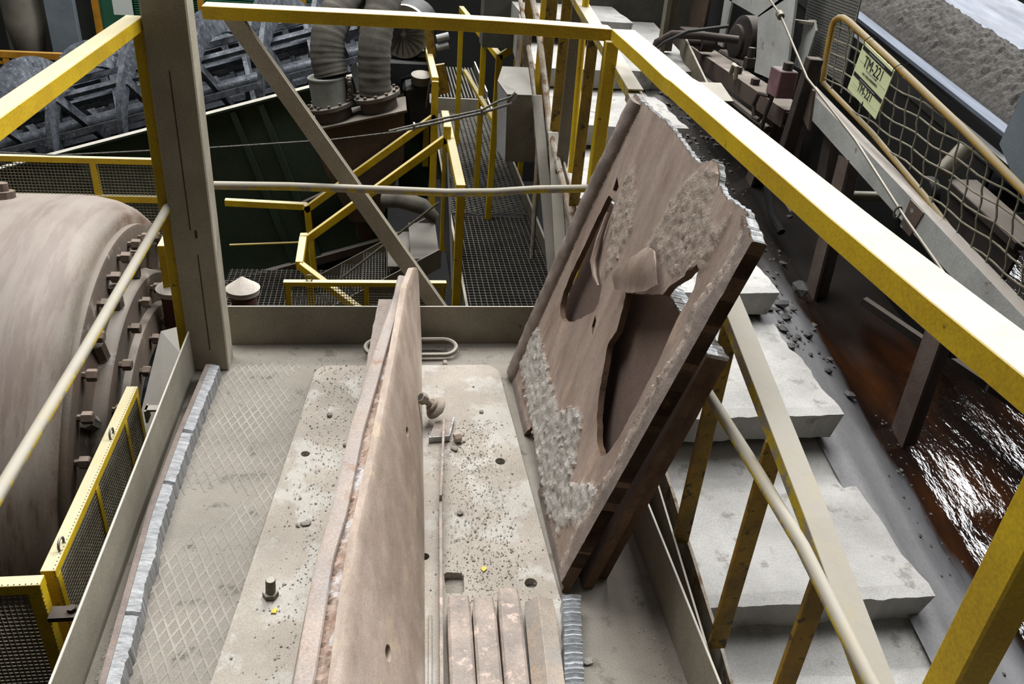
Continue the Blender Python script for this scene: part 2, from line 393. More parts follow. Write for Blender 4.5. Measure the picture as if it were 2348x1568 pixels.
# toe boards (thin upright plates)
mb = MB(); mb.box((-.53, YB, -.12), (XR-.006, YB+.006, .152)); t = mb.obj('trim_1', 'kick', bevel=.001); struct(t, 'low steel toe board across the back of the platform', 'toe board')
mb = MB(); mb.prism([(XL-.006, -1.0, -.12), (XL-.006, 2.44, -.12), (XL-.006, 2.44, .152), (XL-.006, -1.0, .152)], (.006, 0, 0)); t = mb.obj('trim_2', 'kick', bevel=.001); struct(t, 'grey steel toe board along the left side of the platform', 'toe board')
mb = MB(); mb.prism([(XR, -1.0, -.12), (XR, YB, -.12), (XR, YB, .152), (XR, -1.0, .152)], (.006, 0, 0)); t = mb.obj('trim_3', 'kick', bevel=.001); struct(t, 'grey steel toe board between the platform and the concrete steps', 'toe board')

# concrete steps: one thing, every slab a part
SX0, SX1 = .765, 1.386
STEP = [(-.38, -.38), (.19, -.258), (.77, -.135), (1.348, -.009), (1.926, .146), (2.495, .271), (3.08, .392), (3.67, .514), (4.28, .628), (4.82, .774)]
st = thing('concrete_steps', 'flight of wide rough concrete steps rising beside the platform', 'stairs', (SX0, .77, -.2), kind='structure')
rs = random.Random(11)
for i, (y, z) in enumerate(STEP):
    yn = STEP[i+1][0]+.06 if i+1 < len(STEP) else 7.4
    th = .10
    mb = MB(); nx, ny = 40, 18; vs = []; fs = []
    for a in range(nx+1):
        for b in range(ny+1):
            x = SX0+(SX1-SX0)*a/nx; yy = y+(yn-y)*b/ny
            e = .010*noise.noise((x*7, i*3.1, 1))+.006*noise.noise((x*31, i, 2)) if b == 0 else 0
            ex = .016*noise.noise((yy*7, i*2.7, 5))+.008*noise.noise((yy*27, i, 6)) if a == nx else 0
            vs.append((x+ex, yy+e, z+.004*noise.noise((x*5, yy*5, i))-(.006 if b == 0 else 0)))
    n = len(vs)
    for a in range(nx):
        for b in range(ny):
            k = a*(ny+1)+b; fs.append((k, k+ny+1, k+ny+2, k+1))
    bot = [(v[0]-(.02+.012*noise.noise((v[1]*9, i, 2)) if k >= nx*(ny+1) else 0), v[1]+(.012+.01*noise.noise((v[0]*8, i, 4)) if k % (ny+1) == 0 else 0), z-th) for k, v in enumerate(vs)]
    vs += bot
    for a in range(nx):
        k = a*(ny+1); fs.append((k, k+n, k+ny+1+n, k+ny+1)); k2 = k+ny; fs.append((k2, k2+ny+1, k2+ny+1+n, k2+n))
    for b in range(ny):
        k = b; fs.append((k, k+1, k+1+n, k+n)); k = nx*(ny+1)+b; fs.append((k, k+n, k+1+n, k+1))
    mb.add(vs, fs); mb.obj('step', 'concrete', st)
mb = MB(); sl = .2125
def zs(y): return -.009+(y-1.348)*sl
mb.prism([(SX0+.01, -.6, zs(-.6)-.30), (SX0+.01, 5.2, zs(5.2)-.30), (SX0+.01, 5.2, zs(5.2)-.10), (SX0+.01, -.6, zs(-.6)-.10)], (SX1-SX0+.03, 0, 0))
mb.obj('sloping_base', 'concrete', st)
mb = MB(); mb.prism([(1.38, 4.30, .615), (1.64, 4.34, .625), (1.66, 5.3, .70), (1.38, 5.3, .70)], (0, 0, -.12)); mb.obj('landing', 'concrete', st)
mb = MB(); mb.box((.60, 5.32, .5), (1.9, 5.5, 1.6)); struct(mb.obj('wall_landing', 'landwall'), 'olive grey wall at the head of the concrete steps', 'wall')

# wet spillage trench beside the steps, one continuous sloping floor
mb = MB(); NX, NY = 70, 110; vs = []; fs = []
def trench(x, y):
    t = (x-1.36)
    if t < .06: d = .085
    elif t < .42: d = .085+(t-.06)/.36*.20
    else: d = .285+min(.06, (t-.42)*.1)
    d += .012*noise.noise((x*4, y*2, 0))+.006*noise.noise((x*14, y*7, 3))
    return zs(y)-d
for a in range(NX+1):
    for b in range(NY+1):
        x = 1.345+(3.2-1.345)*(a/NX)**1.2; y = -.6+b*7.8/NY; vs.append((x, y, trench(x, y)))
for a in range(NX):
    for b in range(NY):
        k = a*(NY+1)+b; c = vs[k]; edge = 1.60+.09*noise.noise((c[1]*1.7, 2, 0))+(.10 if c[1] < 1.9 else 0)
        fs.append((k, k+NY+1, k+NY+2, k+1)); mb.m.append(0)
mb.v = vs; mb.f = fs; tr = mb.obj('floor_trench', 'trench', smooth='all'); struct(tr, 'wet sloping trench floor with brown water right of the steps', 'trench floor')

# hall shell
mb = MB(); mb.box((-9, 13.0, -4), (12, 13.2, 4.2)); struct(mb.obj('wall_back', 'darkwall'), 'dark far wall of the hall', 'wall')
mb = MB(); mb.box((-5.6, -3, -4), (-5.4, 13, 4.2)); struct(mb.obj('wall_left', 'darkwall'), 'dark left wall of the hall', 'wall')
mb = MB(); mb.box((3.9, -3, -4), (4.1, 13, 1.35)); struct(mb.obj('wall_right', 'black'), 'black backdrop wall standing in for the dark void behind the conveyor', 'wall')  # black backdrop put where only a dark void shows
mb = MB(); mb.box((-5.4, -3, -3.2), (3.9, 13, -3.1)); struct(mb.obj('floor_lower', 'black'), 'dark floor of the level below the walkways', 'floor')

# upper-left: green cladding, grey wall, grey column, notice and orange rails
gw = MB(); gw.box((-2.77, 9.19, -3.1), (-.22, 9.29, 1.5)); gwo = gw.obj('wall_panel', 'greenwall'); struct(gwo, 'green sheet wall behind the spiral machine', 'wall')
mb = MB()
screen(mb, (-2.42, 9.165, -.54), (1.76, 0, 0), (0, 0, 1.32), 80, 60, .004)
m_ = mb.obj('mesh', 'greenwall', gwo); m_['kind'] = 'stuff'
for x in (-2.77, -1.78, -.79):
    mb = MB(); mb.box((x-.03, 9.10, -3.1), (x+.025, 9.16, 1.5)); mb.obj('frame_post', 'orange', gwo)
mb = MB(); mb.box((-2.77, 9.10, -.63), (-.22, 9.15, -.585)); mb.obj('frame_rail', 'orange', gwo)
mb = MB(); mb.box((-3.75, 9.4, -3.1), (-2.75, 9.5, 2.0)); o = mb.obj('wall_side', 'greywall'); struct(o, 'grey wall between the green panel and the column', 'wall')
mb = MB(); mb.box((-3.08, 8.75, -3.1), (-2.88, 8.91, 2.2)); mb.box((-3.11, 8.74, -3.1), (-2.85, 8.75, 2.2)); tag(mb.obj('column', 'greycol', bevel=.01), 'blue-grey painted column in front of the grey wall', 'column')
mb = MB(); mb.box((-2.60, 9.08, -.10), (-2.42, 9.09, .29)); tag(mb.obj('paper_notice', 'paper'), 'white paper notice hung on the green wall', 'notice')
ho = thing('orange_handrail', 'orange handrail in front of the grey wall at far left', 'railing', (-3.7, 8.5, -3.1))
mb = MB(); mb.box((-4.6, 8.45, -.41), (-2.1, 8.51, -.355)); mb.obj('top_rail', 'orange', ho)
mb = MB(); mb.box((-4.6, 8.46, -.47), (-2.1, 8.50, -.44)); mb.obj('mid_rail', 'orange', ho)
for x in (-3.43, -3.15, -2.42):
    mb = MB(); mb.beam((x, 8.48, -.38), (x+.1, 8.48, -3.1), .055, .055, (0, 1, 0)); mb.obj('post', 'orange', ho)
ct = thing('hopper_body', 'pale rounded machine hopper at the top left corner', 'hopper', (-3.35, 8.9, -3.1))
mb = MB(); mb.lathe([(0, .055), (.055, .11), (.5, .18), (1.76, .18)], (-3.36, 8.9, -.66), (0, 0, 1), 20); mb.obj('body', 'sheet', ct, smooth=True)
mb = MB(); mb.box((-3.45, 8.8, -3.1), (-3.27, 9.0, -.62)); mb.obj('stand', 'green', ct)
mb = MB(); mb.box((-5.4, -2.2, -3.1), (6.5, -2.0, 7.0)); struct(mb.obj('wall_front', 'darkwall'), 'unseen dark hall wall behind the photographer, added to block ambient light', 'wall')  # out of view, added to keep ambient light off camera-facing sides

# ---------------------------------------------------------------- column, brace, platform railing
co = thing('steel_column', 'tall dust-coated steel box column at the back left platform corner', 'column', (-.57, 2.48, 0))
mb = MB(); mb.box((-.632, 2.434, 0), (-.512, 2.525, 2.6)); mb.obj('shaft', 'column', co, bevel=.004)
mb = MB(); mb.box((-.578, 2.4325, .50), (-.5755, 2.4345, .97)); mb.box((-.566, 2.4325, .08), (-.5635, 2.4345, .42)); mb.obj('weld_seam', 'darkrust', co)
mb = MB(); mb.box((-.565, 2.432, .475), (-.559, 2.434, .50)); mb.obj('rust_spot', 'rust', co)

pr_ = thing('platform_railing', 'yellow angle-iron guard railing around three sides of the platform', 'railing', (0, YB, 0))
# back top rail: vertical leg faces the camera, flange runs back
mb = MB(); mb.sweep([(0, 0), (.075, 0), (.075, -.006), (.006, -.006), (.006, -.037), (0, -.037)],
         [(-.52, 2.665, 1.102), (-.2, 2.668, 1.103), (.1, 2.672, 1.104), (.35, 2.670, 1.103), (.55, 2.666, 1.100), (.705, 2.655, 1.098)], side=(0, 1, 0))
mb.obj('top_rail', 'yellow', pr_, bevel=.0015)
# right top rail, slightly bent
mb = MB(); mb.sweep([(0, 0), (.075, 0), (.075, -.006), (.006, -.006), (.006, -.038), (0, -.038)],
         [(.700, 2.66, 1.099), (.696, 2.3, 1.097), (.692, 2.06, 1.094), (.684, 1.98, 1.102), (.680, 1.55, 1.102), (.676, 1.12, 1.102), (.680, .85, 1.101), (.688, .6, 1.10), (.69, -.9, 1.10)], side=(1, 0, 0))
mb.obj('top_rail', 'yellow', pr_, bevel=.0015)
# left top rail
mb = MB(); mb.sweep([(0, 0), (-.044, 0), (-.044, -.006), (-.006, -.006), (-.006, -.035), (0, -.035)],
         [(-.634, 2.47, 1.102), (-.636, 1.9, 1.103), (-.640, 1.3, 1.102), (-.640, -.9, 1.10)], side=(1, 0, 0))
mb.obj('top_rail', 'yellow', pr_, bevel=.0015)
# corner and intermediate posts
mb = MB(); mb.box((.682, 2.625, -.12), (.722, 2.665, 1.066)); mb.obj('post', 'yellow', pr_, bevel=.002)
mb = MB(); mb.box((-.665, 2.455, -.12), (-.625, 2.50, 1.068)); mb.obj('post', 'yellow', pr_, bevel=.002)
mb = MB(); mb.box((-.684, .40, -.12), (-.640, .445, 1.066)); mb.obj('post', 'yellow', pr_, bevel=.003)
mb = MB(); mb.box((.668, .565, -.12), (.714, .611, 1.066)); mb.obj('post', 'yellow', pr_, bevel=.003)
mb = MB(); mb.tube([(-.53, 2.615, .577), (-.3, 2.615, .579), (0, 2.615, .574), (.2, 2.613, .570), (.36, 2.613, .575), (.5, 2.613, .588), (.685, 2.613, .596)], .0135, 10); mb.obj('mid_rail', 'bar', pr_, smooth=True)
mb = MB(); mb.tube([(-.638, 2.47, .566), (-.640, 1.65, .560), (-.642, 1.1, .563), (-.642, -.9, .565)], .0125, 10); mb.obj('mid_rail', 'bar', pr_, smooth=True)
mb = MB(); mb.tube([(.688, 2.62, .56), (.69, 1.6, .566), (.69, 1.2, .580), (.69, .95, .583), (.69, .72, .556), (.69, .3, .54), (.69, -.9, .55)], .0125, 10); mb.obj('mid_rail', 'bar', pr_, smooth=True)
# weld patch on corner post
mb = MB(); mb.prism([(.678, 2.612, .60), (.70, 2.612, .585), (.70, 2.612, .54)], (0, .02, 0)); mb.obj('gusset', 'dustysteel', pr_)

br = thing('diagonal_brace', 'brown flat diagonal brace behind the back railing', 'brace', (.2, 2.65, 0))
mb = MB(); mb.prism([(-.486, 2.668, 1.10), (-.428, 2.668, 1.10), (.226, 2.668, .10), (.160, 2.668, .10)], (0, .008, 0)); mb.obj('flat_bar', 'column', br, bevel=.001)
mb = MB(); mb.prism([(-.428, 2.676, 1.10), (-.4265, 2.676, 1.098), (.2275, 2.676, .098), (.226, 2.676, .10)], (0, .03, 0)); mb.obj('side_flange', 'dustysteel', br)

# ---------------------------------------------------------------- stair handrail between platform and steps
hr = thing('stair_handrail', 'dusty flat-topped stair handrail with dirty yellow balusters beside the steps', 'handrail', (.735, 1.4, 0))
mb = MB(); prof = [(-.022, 0), (.026, 0), (.026, -.005), (-.017, -.005), (-.017, -.03), (-.022, -.03)]
mb.sweep(prof, [(.738, 2.46, .962), (.738, 1.9, .862), (.736, 1.46, .738), (.735, 1.0, .600), (.735, .75, .515), (.735, -.3, .17)], side=(1, 0, 0)); mb.obj('top_rail', 'bar', hr, bevel=.001)
mb = MB(); mb.sweep(prof, [(.742, 4.6, 1.30), (.741, 3.3, 1.080), (.738, 2.44, .970)], side=(1, 0, 0)); mb.obj('top_rail', 'bar', hr, bevel=.001)
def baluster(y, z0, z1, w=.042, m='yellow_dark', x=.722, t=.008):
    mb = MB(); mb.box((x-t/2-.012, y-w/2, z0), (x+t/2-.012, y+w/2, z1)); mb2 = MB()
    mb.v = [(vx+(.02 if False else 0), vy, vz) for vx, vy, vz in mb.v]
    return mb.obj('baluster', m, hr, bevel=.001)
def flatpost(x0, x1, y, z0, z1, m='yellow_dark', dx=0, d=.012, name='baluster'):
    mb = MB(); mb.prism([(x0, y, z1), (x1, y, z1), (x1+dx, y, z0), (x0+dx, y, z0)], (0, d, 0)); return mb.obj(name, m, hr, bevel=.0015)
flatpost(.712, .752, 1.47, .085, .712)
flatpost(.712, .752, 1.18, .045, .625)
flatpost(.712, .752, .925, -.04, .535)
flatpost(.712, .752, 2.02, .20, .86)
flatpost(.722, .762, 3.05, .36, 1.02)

# ---------------------------------------------------------------- big wear plate lying on the deck
def circ(cx, cy, rx, ry, n=14, a0=0): return [(cx+rx*math.cos(a0+2*PI*k/n), cy+ry*math.sin(a0+2*PI*k/n)) for k in range(n)]
def arc(cx, cy, r, a0, a1, n=7): return [(cx+r*math.cos(a0+(a1-a0)*k/(n-1)), cy+r*math.sin(a0+(a1-a0)*k/(n-1))) for k in range(n)]
fo = [(-.43, .55), (-.362, 1.193), (-.233, 2.36)] + arc(-.178, 2.372, .055, PI*.98, PI*.5) + arc(.325, 2.363, .06, PI*.5, PI*.02) + [(.413, 1.34), (.435, .55)]
fh = [circ(-.228, 1.954, .013, .013), circ(.33, 1.896, .015, .015), circ(.348, 1.424, .016, .016), circ(.094, 1.53, .013, .013),
      [(.140, 1.405), (.178, 1.402), (.184, 1.408), (.187, 1.462), (.181, 1.469), (.146, 1.472), (.139, 1.466)]]
def fph(u, v): return (.02+.003*noise.noise((u*6, v*4, 0))+.0018*noise.noise((u*30, v*30, 7)), 0)
mb = cut_plate(fo, fh, .02, lambda u, v, h: (u, v, h if h > 0 else 0.0), fph, .0, None)
tag(mb.obj('floor_plate', 'fplate', smooth=True), 'large dusty steel wear plate with rounded corners and bolt holes lying on the deck', 'plate')

# ---------------------------------------------------------------- liner segment standing on edge
ls = thing('standing_liner_segment', 'long rust-pink liner segment standing on edge along the middle of the platform', 'liner', (.08, 1.6, .022))
def lerp(tab, y):
    if y <= tab[0][0]: a, b = tab[0], tab[1]
    else:
        for a, b in zip(tab, tab[1:]):
            if y <= b[0]: break
    return a[1]+(b[1]-a[1])*(y-a[0])/(b[0]-a[0])
XB = [(.5, .052), (1.16, .08), (1.65, .099), (2.26, .117), (2.53, .128)]
XT = [(.5, -.118), (.95, -.078), (1.10, -.070), (1.28, -.056), (1.57, -.018), (1.99, .030), (2.40, .072), (2.52, .096), (2.58, .112)]
XLB = [(.5, -.215), (.965, -.157), (1.24, -.139), (1.38, -.116), (1.66, -.088), (1.94, -.045), (2.36, .024), (2.56, .049)]
def endfall(y, ye, h, r): # rounded far end
    d = ye-y
    return h if d >= r else h-r*(1-math.sqrt(max(0, 1-((r-d)/r)**2)))
YS = [.5+(2.30-.5)*k/60 for k in range(61)]+[2.32+.27*k/22 for k in range(23)]
HF = .314
def face3(y, v, h):
    k = v/HF; b = lerp(XB, y); t = lerp(XT, y); n_ = Vector((HF, 0, b-t)).normalized()
    bul = .010*math.sin(PI*k)*math.sin(PI*min(1, max(0, (y-.6)/2.0)))
    return Vector((b+(t-b)*k, y, .0215+v))+n_*(bul+h)
fo2 = [(.5, 0), (2.560, 0), (2.572, .15), (2.577, .25)]+arc(2.522, HF-.055, .055, 0, PI/2, 8)+[(.5, HF)]
fh2 = [circ(1.80, .58*HF, .017, .011, 18), circ(1.10, .55*HF, .019, .0115, 18)]
mb = cut_plate(sub_poly(fo2, .02), fh2, .018, face3, lambda u, v: (-.0035*max(0, (v-HF+.008)/.008) if v > HF-.008 else .0, 0), .022, None, .15)
fp = mb.obj('face_plate', 'pinksteel', ls, smooth=True)
mb = MB(); vs = []; secs = 0
for y in YS:
    if y > 2.552: continue
    h = endfall(y, 2.555, .315, .05); l = lerp(XLB, y); wd = .036 if y < 1.9 else .036-.012*(y-1.9)/.65; j = .002*noise.noise((y*9, 0, 0))
    lb = l-.02-.05*(1-min(1, (y-.5)/2)); kk = h/.315
    q = [(lb, .021), (l+j+(lb-l)*(1-kk), h-.003), (l+.004+j+(lb-l)*(1-kk), h), (l+wd-.003+(lb-l)*(1-kk), h-.002), (l+wd+(lb-l)*(1-kk), h-.007), (lb+wd*.9, .021)]
    vs += [(x, y, z) for x, z in q]; secs += 1
n = 6; fs = [(i*n+j, i*n+(j+1) % n, (i+1)*n+(j+1) % n, (i+1)*n+j) for i in range(secs-1) for j in range(n)]+[tuple(range(n))[::-1], tuple(range((secs-1)*n, secs*n))]
mb.add(vs, fs); mb.obj('back_bar', 'spine', ls, smooth=True)
mb = MB(); vs = []; fs = []; NYW, NXW = 260, 7
for i in range(NYW+1):
    y = .5+(2.54-.5)*i/NYW; l = lerp(XLB, y)+(.036 if y < 1.9 else .036-.012*(y-1.9)/.65)-.003; r = lerp(XT, y)-.004
    for j in range(NXW+1):
        k = j/NXW; e = endfall(y, 2.545, .318, .06)-.318
        rip = .008*noise.noise((y*45, k*2, 0))+.006*noise.noise((y*90, k*9, 3))
        vs.append((l+(r-l)*k, y, .296+.022*k*k+rip*(1-.6*k)+e))
for i in range(NYW):
    for j in range(NXW): a = i*(NXW+1)+j; fs.append((a, a+1, a+NXW+2, a+NXW+1))
n = len(vs); vs += [(x, y, z-.05) for x, y, z in vs]
fs += [(a, b, b+n, a+n) for a, b in [(j, j+1) for j in range(NXW)]+[(NYW*(NXW+1)+j, NYW*(NXW+1)+j+1) for j in range(NXW)]]
mb.add(vs, fs); mb.obj('weld_bead', 'weld', ls)
mb = MB(); vs = []; k = 0; rj = random.Random(5)
for i in range(41):
    t = i/40; y = 1.35+(2.47-1.35)*t; z = .024+.226*max(0, (t-.35)/.65)**1.1; xl = -.178+(-.022+.178)*t+rj.uniform(-.002, .002); xr = xl+.062+.03*(1-t)
    vs += [(xl, y, z), (xr, y, z), (xr, y, z-.014), (xl, y, z-.014)]
fs = [(i*4+j, i*4+(j+1) % 4, (i+1)*4+(j+1) % 4, (i+1)*4+j) for i in range(40) for j in range(4)]+[(3, 2, 1, 0), (160, 161, 162, 163)]
mb.add(vs, fs); mb.obj('side_flange', 'spine', ls, bevel=.001)

# ---------------------------------------------------------------- leaning stack of worn liner plates
LV = Vector((.235, 0, 1)).normalized(); LN = LV.cross(Vector((0, 1, 0)))   # up the plate; towards the camera
LP0 = Vector((.425, 0, .0))
def lp3(off):
    return lambda u, v, h: LP0+Vector((0, u, 0))+LV*v+LN*(off+h)
outer = [(2.192,1.045),(2.128,1.042),(2.017,1.042),(1.924,1.048),(1.832,1.045),(1.763,1.039),(1.654,1.031),(1.631,1.044),(1.596,1.062),(1.566,1.062),(1.543,1.051),(1.525,1.032),(1.488,1.025),(1.424,1.029),(1.385,1.036),(1.339,1.024),(1.287,1.012),(1.407,.004),(1.778,.004),(1.772,.043),(1.86,.054),(2.014,.057),(2.04,.004),(2.407,.004),(2.387,.103),(2.362,.291),(2.329,.467),(2.30,.624),(2.276,.742),(2.22,.938)]
holeA = [(2.104,.783),(2.045,.792),(2.036,.767),(2.035,.737),(2.025,.691),(2.0,.663),(1.981,.631),(1.95,.611),(1.91,.603),(1.885,.569),(1.888,.539),(1.939,.492),(2.006,.434),(2.069,.399),(2.12,.389),(2.152,.401),(2.17,.449),(2.165,.514),(2.143,.617),(2.126,.704)]
gapA = [(2.094,.842),(2.055,.828),(2.060,.806),(2.088,.806)]
holeB = [(1.746,.668),(1.65,.715),(1.56,.762),(1.538,.799),(1.498,.84),(1.472,.88),(1.456,.876),(1.441,.838),(1.447,.791),(1.452,.763),(1.449,.65),(1.46,.545),(1.472,.432),(1.489,.373),(1.515,.343),(1.565,.348),(1.625,.386),(1.663,.425),(1.695,.481),(1.727,.53),(1.71,.579),(1.717,.604),(1.727,.637)]
small = [(1.855,.525),(1.875,.532),(1.868,.500),(1.84,.488)]
crustL = [(2.36,.09),(2.36,.25),(2.30,.262),(2.184,.25),(2.056,.238),(1.856,.225),(1.78,.30),(1.70,.33),(1.66,.27),(1.619,.224),(1.622,.16),(1.483,.283),(1.441,.283),(1.456,.184),(1.568,.057),(1.669,.032),(1.82,.043),(2.096,.070)]
crustR = [(1.631,1.03),(1.596,1.05),(1.552,1.045),(1.517,.988),(1.481,.955),(1.425,1.016),(1.43,.904),(1.495,.837),(1.579,.812),(1.659,.823),(1.733,.774),(1.73,.825),(1.701,.904),(1.678,.982)]
crustA = [(2.022,.913),(1.96,.88),(1.877,.823),(1.867,.781),(1.873,.703),(1.909,.616),(1.955,.684),(2.009,.758),(2.032,.835)]
ridge = [(2.13,1.04),(2.19,.92),(2.205,.742),(2.235,.533),(2.26,.382),(2.30,.20)]
def seg_d(p, tab):
    best = 9
    for a, b in zip(tab, tab[1:]):
        A = Vector(a); B = Vector(b); P = Vector(p); t = max(0, min(1, (P-A).dot(B-A)/(B-A).length_squared)); best = min(best, (A+(B-A)*t-P).length)
    return best
frameR = [(1.36,1.03),(1.37,.85),(1.40,.5),(1.415,.25),(1.44,.05),(1.6,.02)]
def lh(u, v):
    n1 = noise.noise((u*55, v*55, 0)); n2 = noise.noise((u*120, v*120, 4))
    p = (u, v); jig = (u+.02*noise.noise((u*40, v*40, 9))+.012*noise.noise((u*90, v*90, 2)), v+.02*noise.noise((u*40, v*40, 19))+.012*noise.noise((u*90, v*90, 5)))
    if inside(jig, crustL): return (.006+.006*n1+.005*n2, 1)
    dl = u-lerp([(0, 2.41), (.3, 2.36), (.74, 2.276), (1.05, 2.19)], v)    # distance from the far long edge (negative inside)
    if inside(jig, crustR): return (.003+.004*n1+.004*n2, 2)
    if inside(jig, crustA): return (.003+.004*n1+.003*n2, 2)
    dr = u-lerp([(0, 1.407), (1.012, 1.287)], v)
    if dr < .045+.02*noise.noise((v*9, 3, 3)) or v < .035: return (.016+.0015*n1 if v >= .035 else .003, 3)
    if dr < .075+.02*noise.noise((v*9, 3, 3)): return (.010+.006*n1, 2)
    if dl > -.085:
        return (.002+.001*n1, 3)
    return (.0015*noise.noise((u*5, v*2, 0)), 0)
rp = random.Random(21)
def sub_line(pl, step, jit=0):
    out = []
    for a, b in zip(pl, pl[1:]):
        a = Vector(a); b = Vector(b); n = max(1, int((b-a).length/step))
        for k in range(n):
            p = a.lerp(b, k/n); out.append((p.x, p.y+rp.uniform(-jit, jit)))
    return out
TOPL = sub_line(outer[:17], .006, .0025)+[outer[16]]
mb = cut_plate(TOPL+sub_line(outer[16:]+outer[:1], .0085)[1:], [sub_poly(holeA, .012, .002, rp), gapA, sub_poly(holeB, .012, .002, rp), small], .0085, lp3(0), lh, .016, ['liner', 'crust', 'crustbrown', 'frame', 'rustedge'])
lp1 = thing('leaning_liner_plate', 'worn brown liner plate with torn holes and grey crust leaning frontmost on the right railing', 'plate', (.425, 1.9, 0))
o = mb.obj('plate', ['liner', 'crust', 'crustbrown', 'frame', 'rustedge'], lp1, smooth=True)
# bright torn rim along the top edge
mb = MB(); f3 = lp3(0)
tp = TOPL
for i in range(len(tp)-1):
    a, b = tp[i], tp[i+1]
    if abs(a[0]-b[0]) > .03: continue
    hh = lh(*a)[0]
    mb.beam(f3(a[0], a[1]+.001, (hh-.016)/2), f3(b[0], b[1]+.001, (hh-.016)/2), (.016+hh)*.75, .0015+.003*rp.random(), LV)
mb.obj('torn_rim', 'bright', lp1)
# rounded rib along the far edge
mb = MB(); vs = []; NE = 90; pr8 = [(math.cos(a), math.sin(a)) for a in [PI*q/8 for q in range(9)]]
for i in range(NE+1):
    v = .02+1.015*i/NE; u = lerp([(0, 2.41), (.3, 2.36), (.74, 2.276), (1.05, 2.19)], v)-.042
    if v > .30 or i == 0: w1 = .040
    else: w1 = .040
    for ca, sa in pr8:
        uu = u+ca*w1; hh = .001+sa*.020*(1+.25*noise.noise((uu*30, v*22, 3)))+.002*noise.noise((uu*90, v*80, 1)); vs.append(f3(uu, v, hh))
n = 9; mb.add(vs, [(i*n+q, i*n+q+1, (i+1)*n+q+1, (i+1)*n+q) for i in range(NE) for q in range(n-1)]+[tuple(range(n))[::-1], tuple(range(NE*n, NE*n+n))])
mb.obj('edge_rib', 'frame', lp1, smooth=True)
# peeled flap folded over the lower hole
fl = [(1.757,.665),(1.786,.690),(1.759,.722),(1.709,.778),(1.669,.821),(1.621,.832),(1.585,.822),(1.563,.801),(1.548,.785),(1.60,.742),(1.66,.708)]
def flh(u, v):
    d = (v-(.665+(1.757-u)*.55)); return (.026+.010*math.sin(PI*max(0, min(1, d/.12)))+.004*noise.noise((u*20, v*20, 0)), 0)
mb = cut_plate(sub_poly(fl, .012, .001, rp), [], .010, lp3(0), flh, 0, None)
for i in range(len(mb.v)//2, len(mb.v)):
    k = i-len(mb.v)//2; mb.v[i] = tuple(Vector(mb.v[k])-LN*.004)
mb.obj('peeled_flap', 'liner', lp1, smooth=True)
# curled torn lip beside hole A
mb = MB(); mb.tube([f3(2.03, .76, .012), f3(2.012, .69, .016), f3(1.985, .635, .018), f3(1.95, .608, .012), f3(1.91, .60, .008)], [.004, .007, .009, .006, .003], 6); mb.obj('torn_lip', 'liner', lp1, smooth=True)

for off, y0, y1, hh, nm in ((-.05, 1.385, 2.30, .735, 'rusty plain liner plate second in the leaning stack'), (-.092, 1.415, 2.28, .720, 'rusty plain liner plate rearmost in the leaning stack')):
    q = thing('leaning_liner_plate', nm, 'plate', (.425-off, (y0+y1)/2, 0), 'liner plates leaning on the right railing'); rq = random.Random(int(-off*1000)); base = -off*LN.z/LV.z*1.0
    v0 = (-off*LN.z)/LV.z+.002     # so that the foot stands on the deck
    po = sub_poly([(y0+.03, v0), (y1, v0), (y1-.08, hh), (y0-.02, hh)], .03, .001, rq)
    mb = cut_plate(po, [], .06, lp3(off), lambda u, v: (0, 0), .026, ['linerdark', 'rustedge']); mb.obj('plate', ['linerdark', 'rustedge'], q, bevel=.0)
    mb = MB(); g3 = lp3(off); tp = sub_poly([(y0-.02, hh), (y1-.08, hh)], .008, .002, rq)[:-1]
    tp = tp[:max(2, len(tp)//2)]
    for a, b in zip(tp, tp[1:]): mb.beam(g3(a[0], a[1]+.001, -.013), g3(b[0], b[1]+.001, -.013), .026, .004+.005*rq.random(), LV)
    mb.obj('cut_edge', 'bright', q)
lp1['group'] = 'liner plates leaning on the right railing'

# ---------------------------------------------------------------- flame-cut strip along the left toe board
cs = thing('flame_cut_strip', 'long steel strip with ridged silver flame-cut face along the left toe board', 'strip', (-.565, 1.6, 0))
CX = [(.5, -.540), (1.18, -.552), (1.7, -.575), (2.0, -.570), (2.37, -.553)]
rc = random.Random(9); vs = []; NS = 330; jump = 0
mbA = MB(); mbB = MB(); va = []; vb = []
for i in range(NS+1):
    y = .5+(2.385-.5)*i/NS; x = lerp(CX, y)
    j = .0035*noise.noise((y*70, 1, 0))+.004*noise.noise((y*12, 5, 0)); crack = -.008 if (abs(y-2.03) < .005 or abs(y-1.80) < .003 or abs(y-1.36) < .003) else 0
    va += [(x-.022, y, .001), (x-.020, y, .056), (x-.006, y, .057), (x-.004, y, .001)]
    vb += [(x-.0055, y, .056+crack), (x+.008+j*.5, y, .054+j*.5+crack), (x+.021+j*1.5, y, .049+j*.7+crack), (x+.023+j*1.5, y, .004), (x-.003, y, .002)]
def sec(n, k): return [(i*n+q, i*n+(q+1) % n, (i+1)*n+(q+1) % n, (i+1)*n+q) for i in range(k) for q in range(n)]+[tuple(range(n))[::-1], tuple(range(k*n, (k+1)*n))]
mbA.add(va, sec(4, NS)); mbA.obj('plate_body', 'frame', cs); mbB.add(vb, sec(5, NS)); mbB.obj('cut_face', 'cut', cs)

